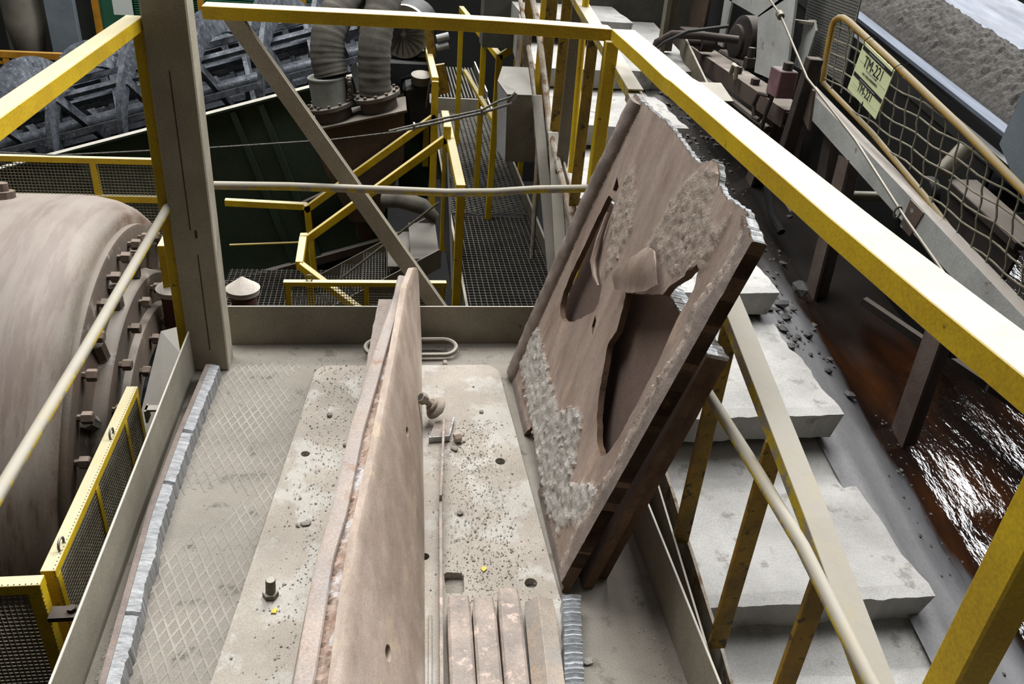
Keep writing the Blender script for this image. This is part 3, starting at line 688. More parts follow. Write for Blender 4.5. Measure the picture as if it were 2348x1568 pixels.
# ---------------------------------------------------------------- bars, bolts and small things on the wear plate
bl = [(.163, .163-.009, 1.347, .054, 'bars', 'square steel bar with a flat worn top, leftmost of the four in a row'),
      (.2195, .2195-.010, 1.339, .053, 'bars', 'square steel bar with a pinkish top, second from left of the four'),
      (.2795, .2795-.0135, 1.361, .052, 'bars', 'square steel bar reaching farthest back, third from left of the four')]
for xf, xn, yf, w_, m_, lb in bl:
    mb = MB(); k = (xn-xf)/.24; rr = random.Random(int(xf*999)); vs = []
    for i in range(24):
        y = yf-(yf-.55)*i/23; x = xf+k*(yf-y); d = .0025*rr.uniform(-1, 1); e = .004 if i == 0 else 0
        vs += [(x-w_/2+e+d*.5, y, .0225), (x-w_/2+e, y, .076-e+d*.4), (x-w_/2+.006, y, .080-e), (x+w_/2-.006, y, .080-e+d*.3), (x+w_/2-e, y, .075-e), (x+w_/2-e+d*.5, y, .0225)]
    mb.add(vs, sec(6, 23)); tag(mb.obj('square_bar', m_, bevel=.001), lb, 'steel bar', 'steel bars in a row at the platform front')
mb = MB(); vs = []
for i in range(24):     # the tilted one
    y = 1.33-(1.33-.55)*i/23; x = .349-.072*(1.33-y); e = .003 if i == 0 else 0
    vs += [(x-.032+e, y, .024), (x-.036+e, y, .062), (x-.004, y, .084-e), (x+.034-e, y, .070-e), (x+.030, y, .024)]
mb.add(vs, sec(5, 23)); tag(mb.obj('square_bar', 'bars2', bevel=.001), 'tilted grey steel bar with a raised ridge, rightmost of the four', 'steel bar', 'steel bars in a row at the platform front')
mb = MB(); rr = random.Random(4)
va = []
NR = 300
for i in range(NR+1):
    y = 1.345-(1.345-.55)*i/NR; x = .429-.17*(1.345-y); j = .0045*math.sin(y*2*PI/.0125+1.5*noise.noise((y*20, 0, 0)))+.003*noise.noise((y*75, 0, 2)); w_ = .021+.004*noise.noise((y*40, 7, 2))
    va += [(x-w_, y, .021), (x-w_*.95, y, .060+j), (x, y, .062+j*1.2), (x+w_, y, .058+j), (x+w_+.002, y, .021)]
mb.add(va, sec(5, NR)); tag(mb.obj('ribbed_offcut', 'cut2'), 'silver ribbed flame-cut offcut beside the tilted bar', 'offcut')
mb = MB(); mb.beam((.173, 2.03, .050), (.143, 1.69, .050), .0075, .056); tag(mb.obj('flat_bar', 'bars', bevel=.001), 'narrow flat bar on edge ending beside the loose nut', 'steel bar')
mb = MB(); mb.beam((.1425, 1.685, .042), (.080, .55, .042), .0085, .040); tag(mb.obj('flat_bar', 'bars', bevel=.001), 'long narrow flat bar on edge running past the square bars', 'steel bar')
mb = MB(); mb.tube([(.099, 1.335, .027), (.09, 1.15, .027), (.055, .55, .027)], .0042, 8); tag(mb.obj('welding_rod', 'fplate', smooth=True), 'thin pale rod on the floor beside the standing liner', 'rod')

bo = thing('washer_bolt', 'big rusty bolt with hex nut and large cup washer against the standing liner', 'bolt', (.15, 2.06, .02))
ax = Vector((.058, .012, -.058)).normalized(); p0 = Vector((.104, 2.090, .118))
mb = MB(); mb.lathe([(0, .017), (.002, .0185), (.020, .0185), (.022, .017)], p0, ax, 6); mb.obj('hex_nut', 'bars2', bo, bevel=.001)
mb = MB(); mb.lathe([(0, .0115), (.001, .0115)], p0-ax*.0008, ax, 16); mb.obj('nut_socket', 'darkrust', bo)
mb = MB(); mb.lathe([(0, .011), (.075, .011)], p0+ax*.018, ax, 14); mb.obj('shank', 'bars2', bo, smooth=True)
mb = MB(); mb.lathe([(0, .019), (.002, .021), (.009, .021), (.010, .019)], p0+ax*.045, ax, 20); mb.obj('ring_washer', 'bars2', bo, smooth=True)
mb = MB(); mb.lathe([(0, .020), (.004, .030), (.010, .036), (.015, .038), (.019, .034), (.021, .02)], p0+ax*.056, ax, 28); mb.obj('cup_washer', 'bars2', bo, smooth=True)
mb = MB(); mb.prism([(.127, 1.992, .021), (.187, 1.998, .021), (.207, 2.088, .021), (.150, 2.070, .021)], (0, 0, .020))
so = thing('plate_offcut', 'small square plate offcut with bright cut edges under the big washer', 'offcut', (.165, 2.04, .02)); mb.obj('plate', 'bars', so, bevel=.001)
mb = MB(); rr = random.Random(2)
for a, b in (((.127, 1.9915), (.187, 1.9975)), ((.1875, 1.998), (.2075, 2.088))):
    for k in range(10):
        t = k/10; p = Vector(a).lerp(Vector(b), t); q = Vector(a).lerp(Vector(b), t+.11); mb.beam((p.x, p.y, .031), (q.x, q.y, .031), .003+.002*rr.random(), .018+.003*rr.random())
mb.obj('cut_edge', 'cut2', so)
nn = MB(); nn.lathe([(-.011, .0135), (-.009, .0155), (.009, .0155), (.011, .0135)], (.212, 1.995, .0355), (.9, .2, .1), 6); no = nn.obj('hex_nut', 'pinksteel', bevel=.001); tag(no, 'loose brown hex nut lying beside the plate offcut', 'nut')
nn = MB(); nn.lathe([(0, .0075), (.0006, .0075)], Vector((.212, 1.995, .0355))+Vector((.9, .2, .1)).normalized()*.011, (.9, .2, .1), 14); nn.obj('bore', 'darkrust', no)
b2 = thing('floor_bolt', 'short upright bolt with a hexagonal nut on the left half of the wear plate', 'bolt', (-.266, 1.425, .02))
mb = MB(); mb.lathe([(0, .019), (.012, .019), (.014, .016)], (-.266, 1.425, .020), (0, 0, 1), 6, phase=.3); mb.obj('nut', 'dustysteel', b2, bevel=.001)
mb = MB(); mb.lathe([(0, .0115), (.040, .0115), (.042, .010)], (-.266, 1.425, .028), (.06, .05, 1), 16); mb.obj('shank', 'dustysteel', b2, smooth=True)
# lifting loop by the back toe board
pts = []
for k in range(28):
    a = 2*PI*k/28; cx_ = .2 if math.cos(a) > 0 else -.02
    pts.append((cx_+.048*math.cos(a), 2.525+.033*math.sin(a), .030+.012*math.sin(a)))
mb = MB(); mb.tube(pts, .0085, 8, True); tag(mb.obj('lifting_loop', 'dustysteel', smooth=True), 'grey round-bar lifting loop on the deck by the back toe board', 'loop')
mb = MB(); mb.box((.198, 2.44, .0), (.212, 2.462, .018)); tag(mb.obj('steel_stub', 'bars', bevel=.002), 'tiny upright steel stub between the lifting loop and the wear plate', 'stub')
for p, lb in (((.238, 1.475, .0215), 'bright yellow paint chip on the plate behind the square bars'), ((-.252, 1.375, .0215), 'thin yellow paint chip near the short upright bolt')):
    mb = MB(); rr = random.Random(int(p[1]*100)); mb.prism([(p[0]+.007*math.cos(a)*rr.uniform(.4, 1.3), p[1]+.009*math.sin(a)*rr.uniform(.4, 1.3), p[2]) for a in [2*PI*k/7 for k in range(7)]], (.001, 0, .003)); tag(mb.obj('paint_chip', 'yellowchip'), lb, 'paint chip')

# loose stones: the ones that can be told apart, then the fine crumbs
STN = [((-.170, 2.138), .011, 'dark flat stone left of the standing liner near the plate back'), ((-.118, 1.984), .010, 'dark stone close to the left foot of the standing liner'),
       ((-.205, 1.66), .013, 'pale stone cluster lump on the left half of the wear plate'), ((-.225, 1.655), .008, 'small pebble touching the pale stone lump'),
       ((.444, 1.202), .013, 'pale stone on the deck right of the ribbed offcut'), ((.195, 1.682), .011, 'dark stone right of the long flat bar'),
       ((-.222, 2.425), .012, 'dark pebble at the back left corner of the wear plate'), ((.232, 1.992), .006, 'pebble right of the loose hex nut'),
       ((.200, 1.955), .012, 'flat flake in front of the loose hex nut'), ((.30, 2.14), .009, 'curved pale flake on the right half of the wear plate')]
rr = random.Random(13)
for (x, y), r, lb in STN:
    on = inside((x, y), fo); mb = MB(); mb.rock((x, y, .021 if on else 0), r, rr, .7); tag(mb.obj('stone', 'stone'), lb, 'stone', 'loose stones on the platform')
mb = MB(); cnt = 0
while cnt < 5200:
    q = rr.random(); r = rr.choice((.0009, .0012, .0015, .002, .0028)); x = rr.uniform(XL+.01, XR-.01); y = rr.uniform(.8, 2.58)
    if q < .34: x = rr.gauss(-.16, .055)                     # along the left foot of the liner
    elif q < .64: x = rr.gauss(.245, .06); y = rr.uniform(1.35, 2.1)
    elif q < .76: x = -.605+abs(rr.gauss(0, .012))           # strip beside the toe board
    elif q < .84: x = .635-abs(rr.gauss(0, .02)); y = rr.uniform(.8, 1.5)
    elif q < .92: y = rr.uniform(2.45, 2.58)
    lo = lerp(XLB, y)-.07; hi = lerp(XB, y)+.01
    if lo < x < hi: continue
    if .13 < x < .40 and y < 1.37: continue
    if x > .43 and y > 1.38: continue
    on = inside((x, y), fo)
    mb.rock((x, y, .0215 if on else 0), r*(1.6 if rr.random() < .06 else 1), rr, .4); cnt += 1
g = mb.obj('grit', 'stone'); g['kind'] = 'stuff'; tag(g, 'scattered grit and crumbs over the deck and wear plate', 'grit', kind='stuff')

# ---------------------------------------------------------------- rotating mill left of the platform (axis along x)
MC = Vector((0, 3.05, -.81))
ml = thing('ball_mill', 'huge pale rusty drum of a grinding mill left of the platform', 'mill', (-2.0, 3.05, -2.2))
mb = MB(); mb.lathe([(-4.2, 1.10), (-1.24, 1.10), (-1.18, 1.096), (-1.12, 1.083), (-1.075, 1.062), (-1.045, 1.035), (-1.03, 1.01), (-1.03, .9)], MC, (1, 0, 0), 96)
mb.obj('shell', 'mill', ml, smooth=True)
mb = MB(); mb.lathe([(-1.06, .98), (-1.035, .985), (-1.005, .985), (-1.0, .975), (-1.0, .80), (-.985, .795), (-.965, .79), (-.955, .78), (-.955, .66), (-.945, .655), (-.93, .65), (-.925, .64), (-.925, .3)], MC, (1, 0, 0), 96)
hd = mb.obj('head', 'millhead', ml, smooth=True)
mb = MB(); mb.lathe([(-.94, .52), (-.90, .52), (-.895, .51), (-.895, .40)], MC, (1, 0, 0), 72); mb.obj('black_flange', 'trunnion', ml, smooth=True)
mb = MB(); mb.lathe([(-.90, .38), (-.80, .38), (-.80, .30), (-.74, .30)], MC, (1, 0, 0), 64); mb.obj('trunnion', 'trunnion', ml, smooth=True)
def ring_bolts(x, r, n, hr_, hh, nm, m, a0=0, parent=None):
    first = None
    for k in range(n):
        a = a0+2*PI*k/n; y = MC.y+r*math.cos(a); z = MC.z+r*math.sin(a)
        if z < MC.z-.55: continue            # lower part of the ring is buried in the pit
        mb = MB(); mb.lathe([(0, hr_*.55), (hh*.35, hr_*.55), (hh*.35, hr_), (hh, hr_), (hh+.004, hr_*.8)], (x, y, z), (1, 0, 0), 6, phase=a)
        mb.obj(nm, m, parent or ml)
ring_bolts(-1.0, .93, 40, .022, .045, 'bolt', 'millbolt', 0, hd)
ring_bolts(-.955, .73, 26, .022, .04, 'bolt', 'millbolt', .1, hd)
ring_bolts(-.925, .59, 20, .022, .035, 'bolt', 'millbolt', .05, hd)
ring_bolts(-.895, .455, 12, .024, .035, 'bolt', 'trunnion', .2)
for k in range(20):     # radial stiffening ribs between the first and second bolt rings
    a = 2*PI*(k+.5)/20
    if math.sin(a) < -.5: continue
    d = Vector((0, math.cos(a), math.sin(a))); mb = MB(); mb.tube([MC+Vector((-.995, 0, 0))+d*.80, MC+Vector((-.99, 0, 0))+d*.90], .03, 8); mb.obj('rib', 'millhead', ml, smooth=True)
# shell liner bolts on the drum
for k, (x, a) in enumerate(((-1.93, 1.50), (-1.62, 1.42), (-1.45, 1.38), (-1.86, 1.75), (-2.2, 1.62))):
    d = Vector((0, math.cos(a), math.sin(a))); mb = MB(); mb.lathe([(0, .05), (.03, .05), (.03, .03), (.06, .03), (.063, .02)], MC+Vector((x, 0, 0))+d*1.095, d, 12); mb.obj('liner_bolt', 'millbolt', ml)
mb = MB(); mb.prism([(-2.25, 3.0, .285), (-1.82, 3.0, .285), (-1.82, 3.12, .285), (-2.25, 3.12, .285)], (0, 0, .04)); mb.obj('manhole_cover', 'millhead', ml, bevel=.01)
# bearing ledge beside the trunnion
mb = MB(); mb.prism([(-.635, 2.47, -.012), (-.635, 1.95, -.16), (-.80, 2.1, -.22), (-.80, 2.75, -.03), (-.70, 2.75, .0)], (0, 0, -.04)); tag(mb.obj('bearing_cover', 'sheet'), 'dusty grey bearing cover plate between the mill trunnion and the platform', 'cover')

# ---------------------------------------------------------------- mesh guards
def guard(name, label, o, U, V, bars, nu, nv, t=.03, wr=.0013, mat='yellow', extra=None, depth=.02):
    """o corner, U along, V up; frame of flat bars with woven mesh"""
    o = Vector(o); U = Vector(U); V = Vector(V); nn = U.cross(V).normalized(); g = thing(name, label, 'guard', o)
    def bar(p, q, upd, wd): mb = MB(); mb.beam(p, q, depth, wd, upd); return mb.obj('frame_bar', mat, g, bevel=.001)
    vu = V.normalized(); uu = U.normalized()
    bar(o+V-vu*t/2, o+V+U-vu*t/2, vu, t); bar(o+vu*t/2, o+U+vu*t/2, vu, t)
    for k in bars: bar(o+U*k+vu*t, o+U*k+V-vu*t, uu, t)
    mb = MB(); screen(mb, o+nn*.012, U, V, nu, nv, wr); w_ = mb.obj('wire_mesh', 'wire', g); w_['kind'] = 'stuff'
    if extra: extra(g)
    return g
def loops(pts):
    def f(g):
        for p, d in pts:
            p = Vector(p); mb = MB(); mb.tube([p+Vector((0, .016*math.cos(a), .016*math.sin(a))) if d == 'y' else p+Vector((.016*math.cos(a), 0, .016*math.sin(a))) for a in [2*PI*k/16 for k in range(16)]], .003, 6, True); mb.obj('lifting_eye', 'dustysteel', g, smooth=True)
    return f
guard('mesh_guard', 'yellow framed mesh guard outside the left toe board with two lifting eyes', (-.745, 1.455, -.35), (0, .74, 0), (0, 0, .45), (.02, .42, .80, .98), 64, 38, .022, .0014, depth=.032,
      extra=loops([((-.738, 1.53, .108), 'y'), ((-.738, 1.95, .108), 'y')]))
guard('mesh_guard', 'yellow framed mesh guard in the bottom left corner of the view', (-1.25, 1.405, -.35), (.515, 0, 0), (0, 0, .475), (.02, .5, .97), 44, 40, .028, .0015, depth=.03)
mb = MB(); mb.box((-.735, 1.38, .02), (-.66, 1.415, .032)); mb.lathe([(0, .01), (.01, .01)], (-.69, 1.4, .032), (0, 0, 1), 6); tag(mb.obj('guard_bracket', 'darkrust'), 'dark bolted bracket joining the two left mesh guards', 'bracket')
mb = MB(); mb.box((-.70, 2.125, .055), (-.625, 2.15, .062)); mb.box((-.70, 2.118, .02), (-.694, 2.157, .062)); tag(mb.obj('guard_bracket', 'kick'), 'pale steel tab bracket holding the left guard to the toe board', 'bracket')
guard('mesh_guard', 'wide yellow mesh guard screen behind the mill drum', (-3.2, 4.4, -1.0), (2.1, 0, 0), (0, 0, 1.05), (.01, .43, .82, .985), 120, 66, .03, .0017, depth=.03,
      extra=lambda g: (lambda m: m.obj('mid_rail', 'yellow', g))(MB().box((-3.2, 4.375, -.185), (-1.1, 4.40, -.15))))
guard('mesh_guard', 'narrow yellow mesh guard panel standing between mill and column', (-.86, 3.16, -.27), (0, .5, 0), (0, 0, .39), (.04, .96), 34, 28, .04, .0016, depth=.045)
guard('mesh_guard', 'low yellow mesh guard panel behind the back toe board', (-.455, 3.5, -.60), (.74, 0, 0), (0, 0, .40), (.025, .5, .975), 62, 30, .022, .0013, depth=.03,
      extra=loops([((-.34, 3.5, -.185), 'x')]))

# ---------------------------------------------------------------- mushroom vents
def vent(x, y, label, zb=-.75):
    v = thing('mushroom_vent', label, 'vent', (x, y, zb), 'mushroom vents by the column')
    mb = MB(); mb.lathe([(0, .052), (-.09-zb, .052)], (x, y, zb), (0, 0, 1), 24); mb.obj('stem', 'redpipe', v, smooth=True)
    mb = MB(); mb.lathe([(0, .066), (.022, .0685), (.023, .0695), (.073, .004), (.075, .0005)], (x, y, -.106), (0, 0, 1), 32); mb.obj('cap', 'cap', v, smooth=True)
    return v
vent(-.581, 3.2, 'cone-capped red vent pipe right of the column')
v2 = vent(-.855, 3.2, 'cone-capped red vent pipe left of the column with small brackets', -.42)
for z in (-.285, -.36):
    mb = MB(); mb.box((-.95, 3.14, z), (-.87, 3.165, z+.008)); mb.obj('bracket', 'kick', v2)

# ---------------------------------------------------------------- lower grating floor, walkway, flight of grating steps
def grating(name, label, x0, x1, y0, y1, z, nx, ny, bw=.004, bh=.025):
    g = thing(name, label, 'grating', (x0, y0, z), kind=None); first = None
    for i in range(nx):
        x = x0+(x1-x0)*(i+.5)/nx
        if first is None:
            mb = MB(); mb.box((x-bw/2, y0, z-bh), (x+bw/2, y1, z)); first = mb.obj('bearing_bar', 'grate', g)
        else: share(first, 'bearing_bar', g, (x-(x0+(x1-x0)*.5/nx), 0, 0))
    mb = MB()
    for j in range(ny):
        y = y0+(y1-y0)*(j+.5)/ny; mb.box((x0, y-bw/2, z-bh*.5), (x1, y+bw/2, z-.001))
    c = mb.obj('cross_bars', 'grate', g); c['kind'] = 'stuff'
    return g
WZ = -.7
g = grating('walkway_grating', 'near steel grating panel of the walkway below the platform', .47, 1.03, 3.75, 5.55, WZ, 17, 52)
mb = MB(); mb.box((.45, 3.7, WZ-.10), (.465, 8.6, WZ+.03)); mb.obj('edge_beam', 'dustysteel', g)
mb = MB(); mb.box((1.03, 3.7, WZ-.10), (1.045, 8.6, WZ+.09)); mb.obj('edge_plate', 'dustysteel', g)
g2 = thing('walkway_mesh', 'expanded-metal walkway panel beyond the near grating', 'grating', (.47, 5.56, WZ))
mb = MB(); nn = 30
for i in range(-nn, nn+70):     # expanded metal: crossing strands
    for sg in (1, -1):
        x0, x1 = .47, 1.03; ya = 5.6+i*.045; yb = ya+sg*.32
        pts = [(x0+(x1-x0)*k/6, ya+(yb-ya)*k/6) for k in range(7)]
        pts = [p for p in pts if 5.57 < p[1] < 8.2]
        if len(pts) > 1: mb.beam((*pts[0], WZ-.004), (*pts[-1], WZ-.004), .009, .006)
c = mb.obj('strands', 'grate', g2); c['kind'] = 'stuff'
g3 = thing('walkway_step', 'ribbed grating step at the far end of the walkway', 'step', (.5, 8.3, WZ))
for k in range(14):
    mb = MB(); mb.box((.52+k*.034, 8.3, WZ+.10), (.533+k*.034, 9.6, WZ+.13)); mb.obj('bearing_bar', 'grate', g3)
mb = MB(); mb.box((.5, 8.28, WZ-.05), (1.0, 8.30, WZ+.12)); mb.obj('riser', 'dustysteel', g3)
mb = MB(); mb.box((1.0, 8.28, WZ-.05), (1.015, 9.6, WZ+.2)); mb.obj('side_plate', 'dustysteel', g3)
lg = grating('lower_grating', 'lower steel grating floor behind the back toe board', -1.15, .30, 3.9, 5.9, -1.3, 40, 54)

fl_ = thing('grating_stairs', 'short flight of grating steps rising right below the diagonal brace', 'stairs', (0, 5.0, -1.3))
for y, nm in ((5.0, 'stringer'), (5.62, 'stringer')):
    mb = MB(); mb.prism([(-.62, y, -1.30), (.366, y, -.71), (.366, y, -.85), (-.45, y, -1.34)], (0, .012, 0)); mb.obj(nm, 'dustysteel', fl_, bevel=.001)
for k, (x, z) in enumerate(((-.47, -1.21), (-.31, -1.115), (-.15, -1.02), (.01, -.925))):
    t = None
    mb = MB()
    for i in range(8): mb.box((x+i*.021, 5.012, z-.02), (x+.004+i*.021, 5.62, z))
    for j in range(18): mb.box((x, 5.03+j*.033, z-.012), (x+.15, 5.034+j*.033, z-.001))
    mb.obj('tread', 'grate', fl_)
mb = MB(); mb.box((.17, 5.012, -.80), (.36, 5.62, -.79)); mb.obj('landing_plate', 'sheet', fl_)
mb = MB(); mb.prism([(.02, 5.03, -.865), (.18, 5.03, -.86), (.18, 5.60, -.86), (.02, 5.60, -.865)], (0, 0, .01)); mb.obj('landing_plate', 'sheet', fl_)

wr = thing('walkway_railing', 'yellow railing of the stairs and walkway below the platform', 'railing', (.4, 5.0, WZ))
def fbar(p, q, w_=.045, h_=.045, nm='rail', m='yellow', par=None, up=(0, 0, 1)):
    mb = MB(); mb.beam(p, q, w_, h_, up); return mb.obj(nm, m, par or wr, bevel=.002)
fbar((-.497, 5.0, -.665), (.371, 5.0, .02)); fbar((-.544, 5.6, -.70), (.346, 5.6, -.01))
fbar((-.505, 5.0, -.62), (-.470, 5.0, -1.3), nm='post', up=(0, 1, 0)); fbar((-.53, 5.6, -.66), (-.50, 5.6, -1.3), nm='post', up=(0, 1, 0))
fbar((-1.08, 5.62, -.66), (-.53, 5.62, -.68)); 
fbar((-.505, 4.97, -.64), (-.512, 4.72, -.70)); fbar((-.512, 4.72, -.70), (-.11, 4.55, -.96))
mb = MB(); mb.tube([(-.33, 5.02, -.98), (.34, 5.02, -.40)], .008, 6); mb.obj('mid_rail', 'wire', wr)
mb = MB(); mb.tube([(-1.08, 5.62, -.98), (-.53, 5.62, -.95)], .008, 6); mb.obj('mid_rail', 'yellow', wr)
fbar((.378, 5.0, .10), (.378, 5.0, -.72), nm='post', up=(0, 1, 0)); fbar((.335, 5.6, .22), (.335, 5.6, -.72), nm='post', up=(0, 1, 0))
fbar((.40, 4.19, .0), (.405, 5.62, .0), .05, .045); fbar((.40, 4.19, .0), (.40, 4.19, -1.25), nm='post', up=(0, 1, 0))
fbar((.335, 5.6, .22), (.33, 6.6, .22)); fbar((.33, 6.6, .22), (.33, 6.6, -.7), nm='post', up=(0, 1, 0))
mb = MB(); mb.prism([(.375, 4.25, -.62), (.375, 4.95, -.62), (.375, 4.95, -.05), (.375, 4.6, -.30)], (.012, 0, 0)); mb.obj('side_plate', 'blacksteel', wr)
# far right rail of the walkway
wr2 = thing('walkway_railing', 'yellow railing on the right side of the far walkway', 'railing', (1.05, 6.5, WZ))
fbar((.735, 5.5, .41), (.63, 7.2, .42), .04, .04, par=wr2); fbar((.735, 5.5, .43), (.725, 5.5, -.70), .04, .04, nm='post', par=wr2, up=(0, 1, 0))
fbar((.735, 5.5, .41), (1.02, 5.5, .60), .04, .04, par=wr2); fbar((.64, 6.8, .02), (.735, 5.5, -.02), .03, .03, par=wr2, nm='mid_rail')
fbar((.735, 5.5, .02), (1.02, 5.5, .21), .03, .03, par=wr2, nm='mid_rail'); fbar((.63, 7.2, .44), (.63, 7.2, -.70), .04, .04, nm='post', par=wr2, up=(0, 1, 0)); fbar((.70, 6.1, .42), (.70, 6.1, -.70), .04, .04, nm='post', par=wr2, up=(0, 1, 0))
mb = MB(); mb.tube([(1.26, 7.4, -.60), (1.42, 7.2, .05), (1.6, 7.0, .65)], .17, 16); tag(mb.obj('black_pipe', 'blacksteel', smooth=True), 'fat black pipe slanting beside the walkway', 'pipe')
# yellow stanchions seen under the hanging box
for k, (x, y, z0, z1, lb) in enumerate(((1.067, 6.9, -.70, .10, 'far yellow stanchion on the right edge of the walkway'), (1.067, 6.3, -.70, .12, 'middle yellow stanchion on the right edge of the walkway'), (1.067, 5.55, -.70, .05, 'near yellow stanchion on the right edge of the walkway'))):
    mb = MB(); mb.box((x-.02, y, z0), (x+.02, y+.04, z1)); tag(mb.obj('stanchion', 'yellow', bevel=.002), lb, 'post')

# ---------------------------------------------------------------- cover hanging left of the steps, corroded stringer, far stair posts
hb = thing('hanging_cover', 'dusty sheet metal cover hanging left of the steps', 'cover', (.58, 3.7, .32))
mb = MB(); mb.prism([(.537, 3.68, .625), (.648, 3.68, .625), (.705, 3.68, .325), (.548, 3.68, .325)], (0, .02, 0)); mb.obj('front_sheet', 'sheet', hb, bevel=.002)
mb = MB(); mb.prism([(.500, 3.75, .665), (.537, 3.68, .625), (.548, 3.68, .325), (.515, 3.75, .36)], (.004, .01, 0)); mb.obj('side_sheet', 'whitesheet', hb)
mb = MB(); mb.prism([(.500, 3.75, .665), (.535, 3.88, .70), (.655, 3.88, .70), (.648, 3.68, .625), (.537, 3.68, .625)], (0, 0, .006)); mb.obj('top_sheet', 'sheet', hb)
sg = thing('stair_stringer', 'corroded steel side plate carrying the left edge of the steps', 'stringer', (.76, 3, 0))
for y0, y1, m_ in ((1.0, 2.7, 'corroded'), (2.7, 4.9, 'corroded')):
    mb = MB(); vs = []; k = 24
    for i in range(k+1):
        y = y0+(y1-y0)*i/k; zt = zs(y)+(.07 if y < 2.6 else .02)+.02*noise.noise((y*6, 0, 0)); zb = zs(y)-.27+.03*noise.noise((y*5, 9, 0)); vs += [(.748, y, zt), (.756, y, zt), (.756, y, zb), (.748, y, zb)]
    mb.add(vs, sec(4, k)); mb.obj('side_plate', m_, sg)
mb = MB(); mb.prism([(.704, -.3, zs(-.3)+.10), (.704, 2.5, zs(2.5)+.10), (.704, 2.5, zs(2.5)-.12), (.704, -.3, zs(-.3)-.12)], (.005, 0, 0)); mb.obj('side_plate', 'dustysteel', sg)
mb = MB(); mb.prism([(.70, 3.5, .52), (.745, 3.5, .52), (.745, 2.75, -.2), (.69, 2.75, -.2)], (.0, .012, 0)); mb.obj('slanting_plate', 'dustysteel', sg)
mb = MB(); mb.prism([(.655, 3.72, .62), (.70, 3.72, .62), (.745, 2.9, -.25), (.70, 2.9, -.25)], (0, .012, 0)); mb.obj('slanting_plate', 'sheet', sg)
# pipes and posts of the upper stair railing
ur = thing('upper_stair_railing', 'battered yellow and grey posts of the upper stair railing', 'railing', (.74, 3.6, .4))
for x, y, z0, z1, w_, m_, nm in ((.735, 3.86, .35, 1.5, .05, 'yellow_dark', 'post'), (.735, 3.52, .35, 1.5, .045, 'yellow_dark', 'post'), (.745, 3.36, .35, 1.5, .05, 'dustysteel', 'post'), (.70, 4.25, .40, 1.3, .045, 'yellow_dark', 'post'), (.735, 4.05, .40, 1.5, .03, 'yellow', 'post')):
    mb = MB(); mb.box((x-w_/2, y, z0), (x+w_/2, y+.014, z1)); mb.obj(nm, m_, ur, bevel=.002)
mb = MB(); mb.tube([(.74, 3.16, .46), (.745, 3.22, .75), (.745, 3.27, 1.3)], .013, 10); mb.obj('pipe_post', 'yellow', ur, smooth=True)
mb = MB(); mb.tube([(.70, 4.3, 1.0), (.705, 4.02, .88), (.70, 3.85, .80), (.712, 3.72, .66), (.715, 3.55, .52), (.725, 3.3, .42), (.735, 3.08, .33), (.74, 2.8, .22)], .014, 8); mb.obj('bent_rail', 'corroded', ur, smooth=True)
mb = MB(); mb.tube([(.66, 4.3, .93), (.67, 3.9, .72), (.68, 3.6, .42), (.69, 3.55, -.1)], .011, 8); mb.obj('bent_rail', 'corroded', ur, smooth=True)
mb = MB(); mb.prism([(.64, 4.0, .85), (.675, 4.0, .85), (.69, 4.0, .5), (.66, 4.0, .48)], (0, .012, 0)); mb.obj('torn_plate', 'corroded', ur)
mb = MB(); mb.box((4.0-3.262, 3.10, .36), (.775, 3.13, .40)); mb.obj('clamp', 'dustysteel', ur)

# ---------------------------------------------------------------- wire rope strung behind the railing
wrp = thing('wire_rope', 'thin steel wire rope strung across behind the back railing ending in a looped eye', 'rope', (.2, 3.2, .6))
mb = MB(); mb.tube([(-1.6, 3.2, .474), (-1.2, 3.2, .463), (-.65, 3.2, .508), (-.2, 3.2, .553), (.05, 3.2, .592)], .0032, 6); mb.obj('single_strand', 'rope', wrp)
mb = MB(); mb.tube([(.05, 3.2, .592), (.2, 3.2, .630), (.37, 3.2, .675), (.44, 3.2, .70), (.485, 3.2, .715), (.497, 3.2, .735), (.50, 3.2, .757)], .0055, 8); mb.obj('eye_strand', 'rope', wrp, smooth=True)
mb = MB(); mb.tube([(.02, 3.21, .590), (.2, 3.21, .640), (.37, 3.21, .683), (.44, 3.21, .722), (.485, 3.21, .738), (.50, 3.21, .757)], .005, 8); mb.obj('return_strand', 'rope', wrp, smooth=True)
for x, z in ((.115, .612), (.372, .681)):
    mb = MB(); mb.box((x-.004, 3.19, z-.014), (x+.004, 3.222, z+.014)); mb.obj('rope_clip', 'dustysteel', wrp, bevel=.002)

# ---------------------------------------------------------------- spiral classifier with green tank
sc_ = thing('spiral_classifier', 'green tank of a spiral classifier with slurry-wet steel flights', 'machine', (-1.2, 5.4, -1.3))
D = Vector((1, 0, .301)).normalized(); UPc = Vector((-.301, 0, 1)).normalized()
def tz(x): return .382+(x+.123)*.301
mb = MB(); mb.prism([(-3.6, 5.0, tz(-3.6)), (.02, 5.0, tz(.02)), (.02, 5.0, -.95), (-1.2, 5.0, -1.28), (-3.6, 5.0, -1.9)], (0, .02, 0)); mb.obj('tank_side', 'green', sc_)
mb = MB(); mb.beam(Vector((-3.6, 5.0, tz(-3.6)))+UPc*.004, Vector((.02, 5.0, tz(.02)))+UPc*.004, .07, .012, UPc); mb.obj('tank_lip', 'green', sc_)
mb = MB(); mb.prism([(-3.6, 6.58, tz(-3.6)+.05), (.02, 6.58, tz(.02)+.05), (.02, 6.58, -1), (-3.6, 6.58, -1.9)], (0, .02, 0)); mb.obj('tank_side', 'blacksteel', sc_)
mb = MB(); mb.prism([(-3.6, 5.02, tz(-3.6)-.55), (.02, 5.02, tz(.02)-.55), (.02, 6.58, tz(.02)-.55), (-3.6, 6.58, tz(-3.6)-.55)], (0, 0, -.02)); mb.obj('tank_bed', 'black', sc_)  # darkness inside the tank is put into the black colour
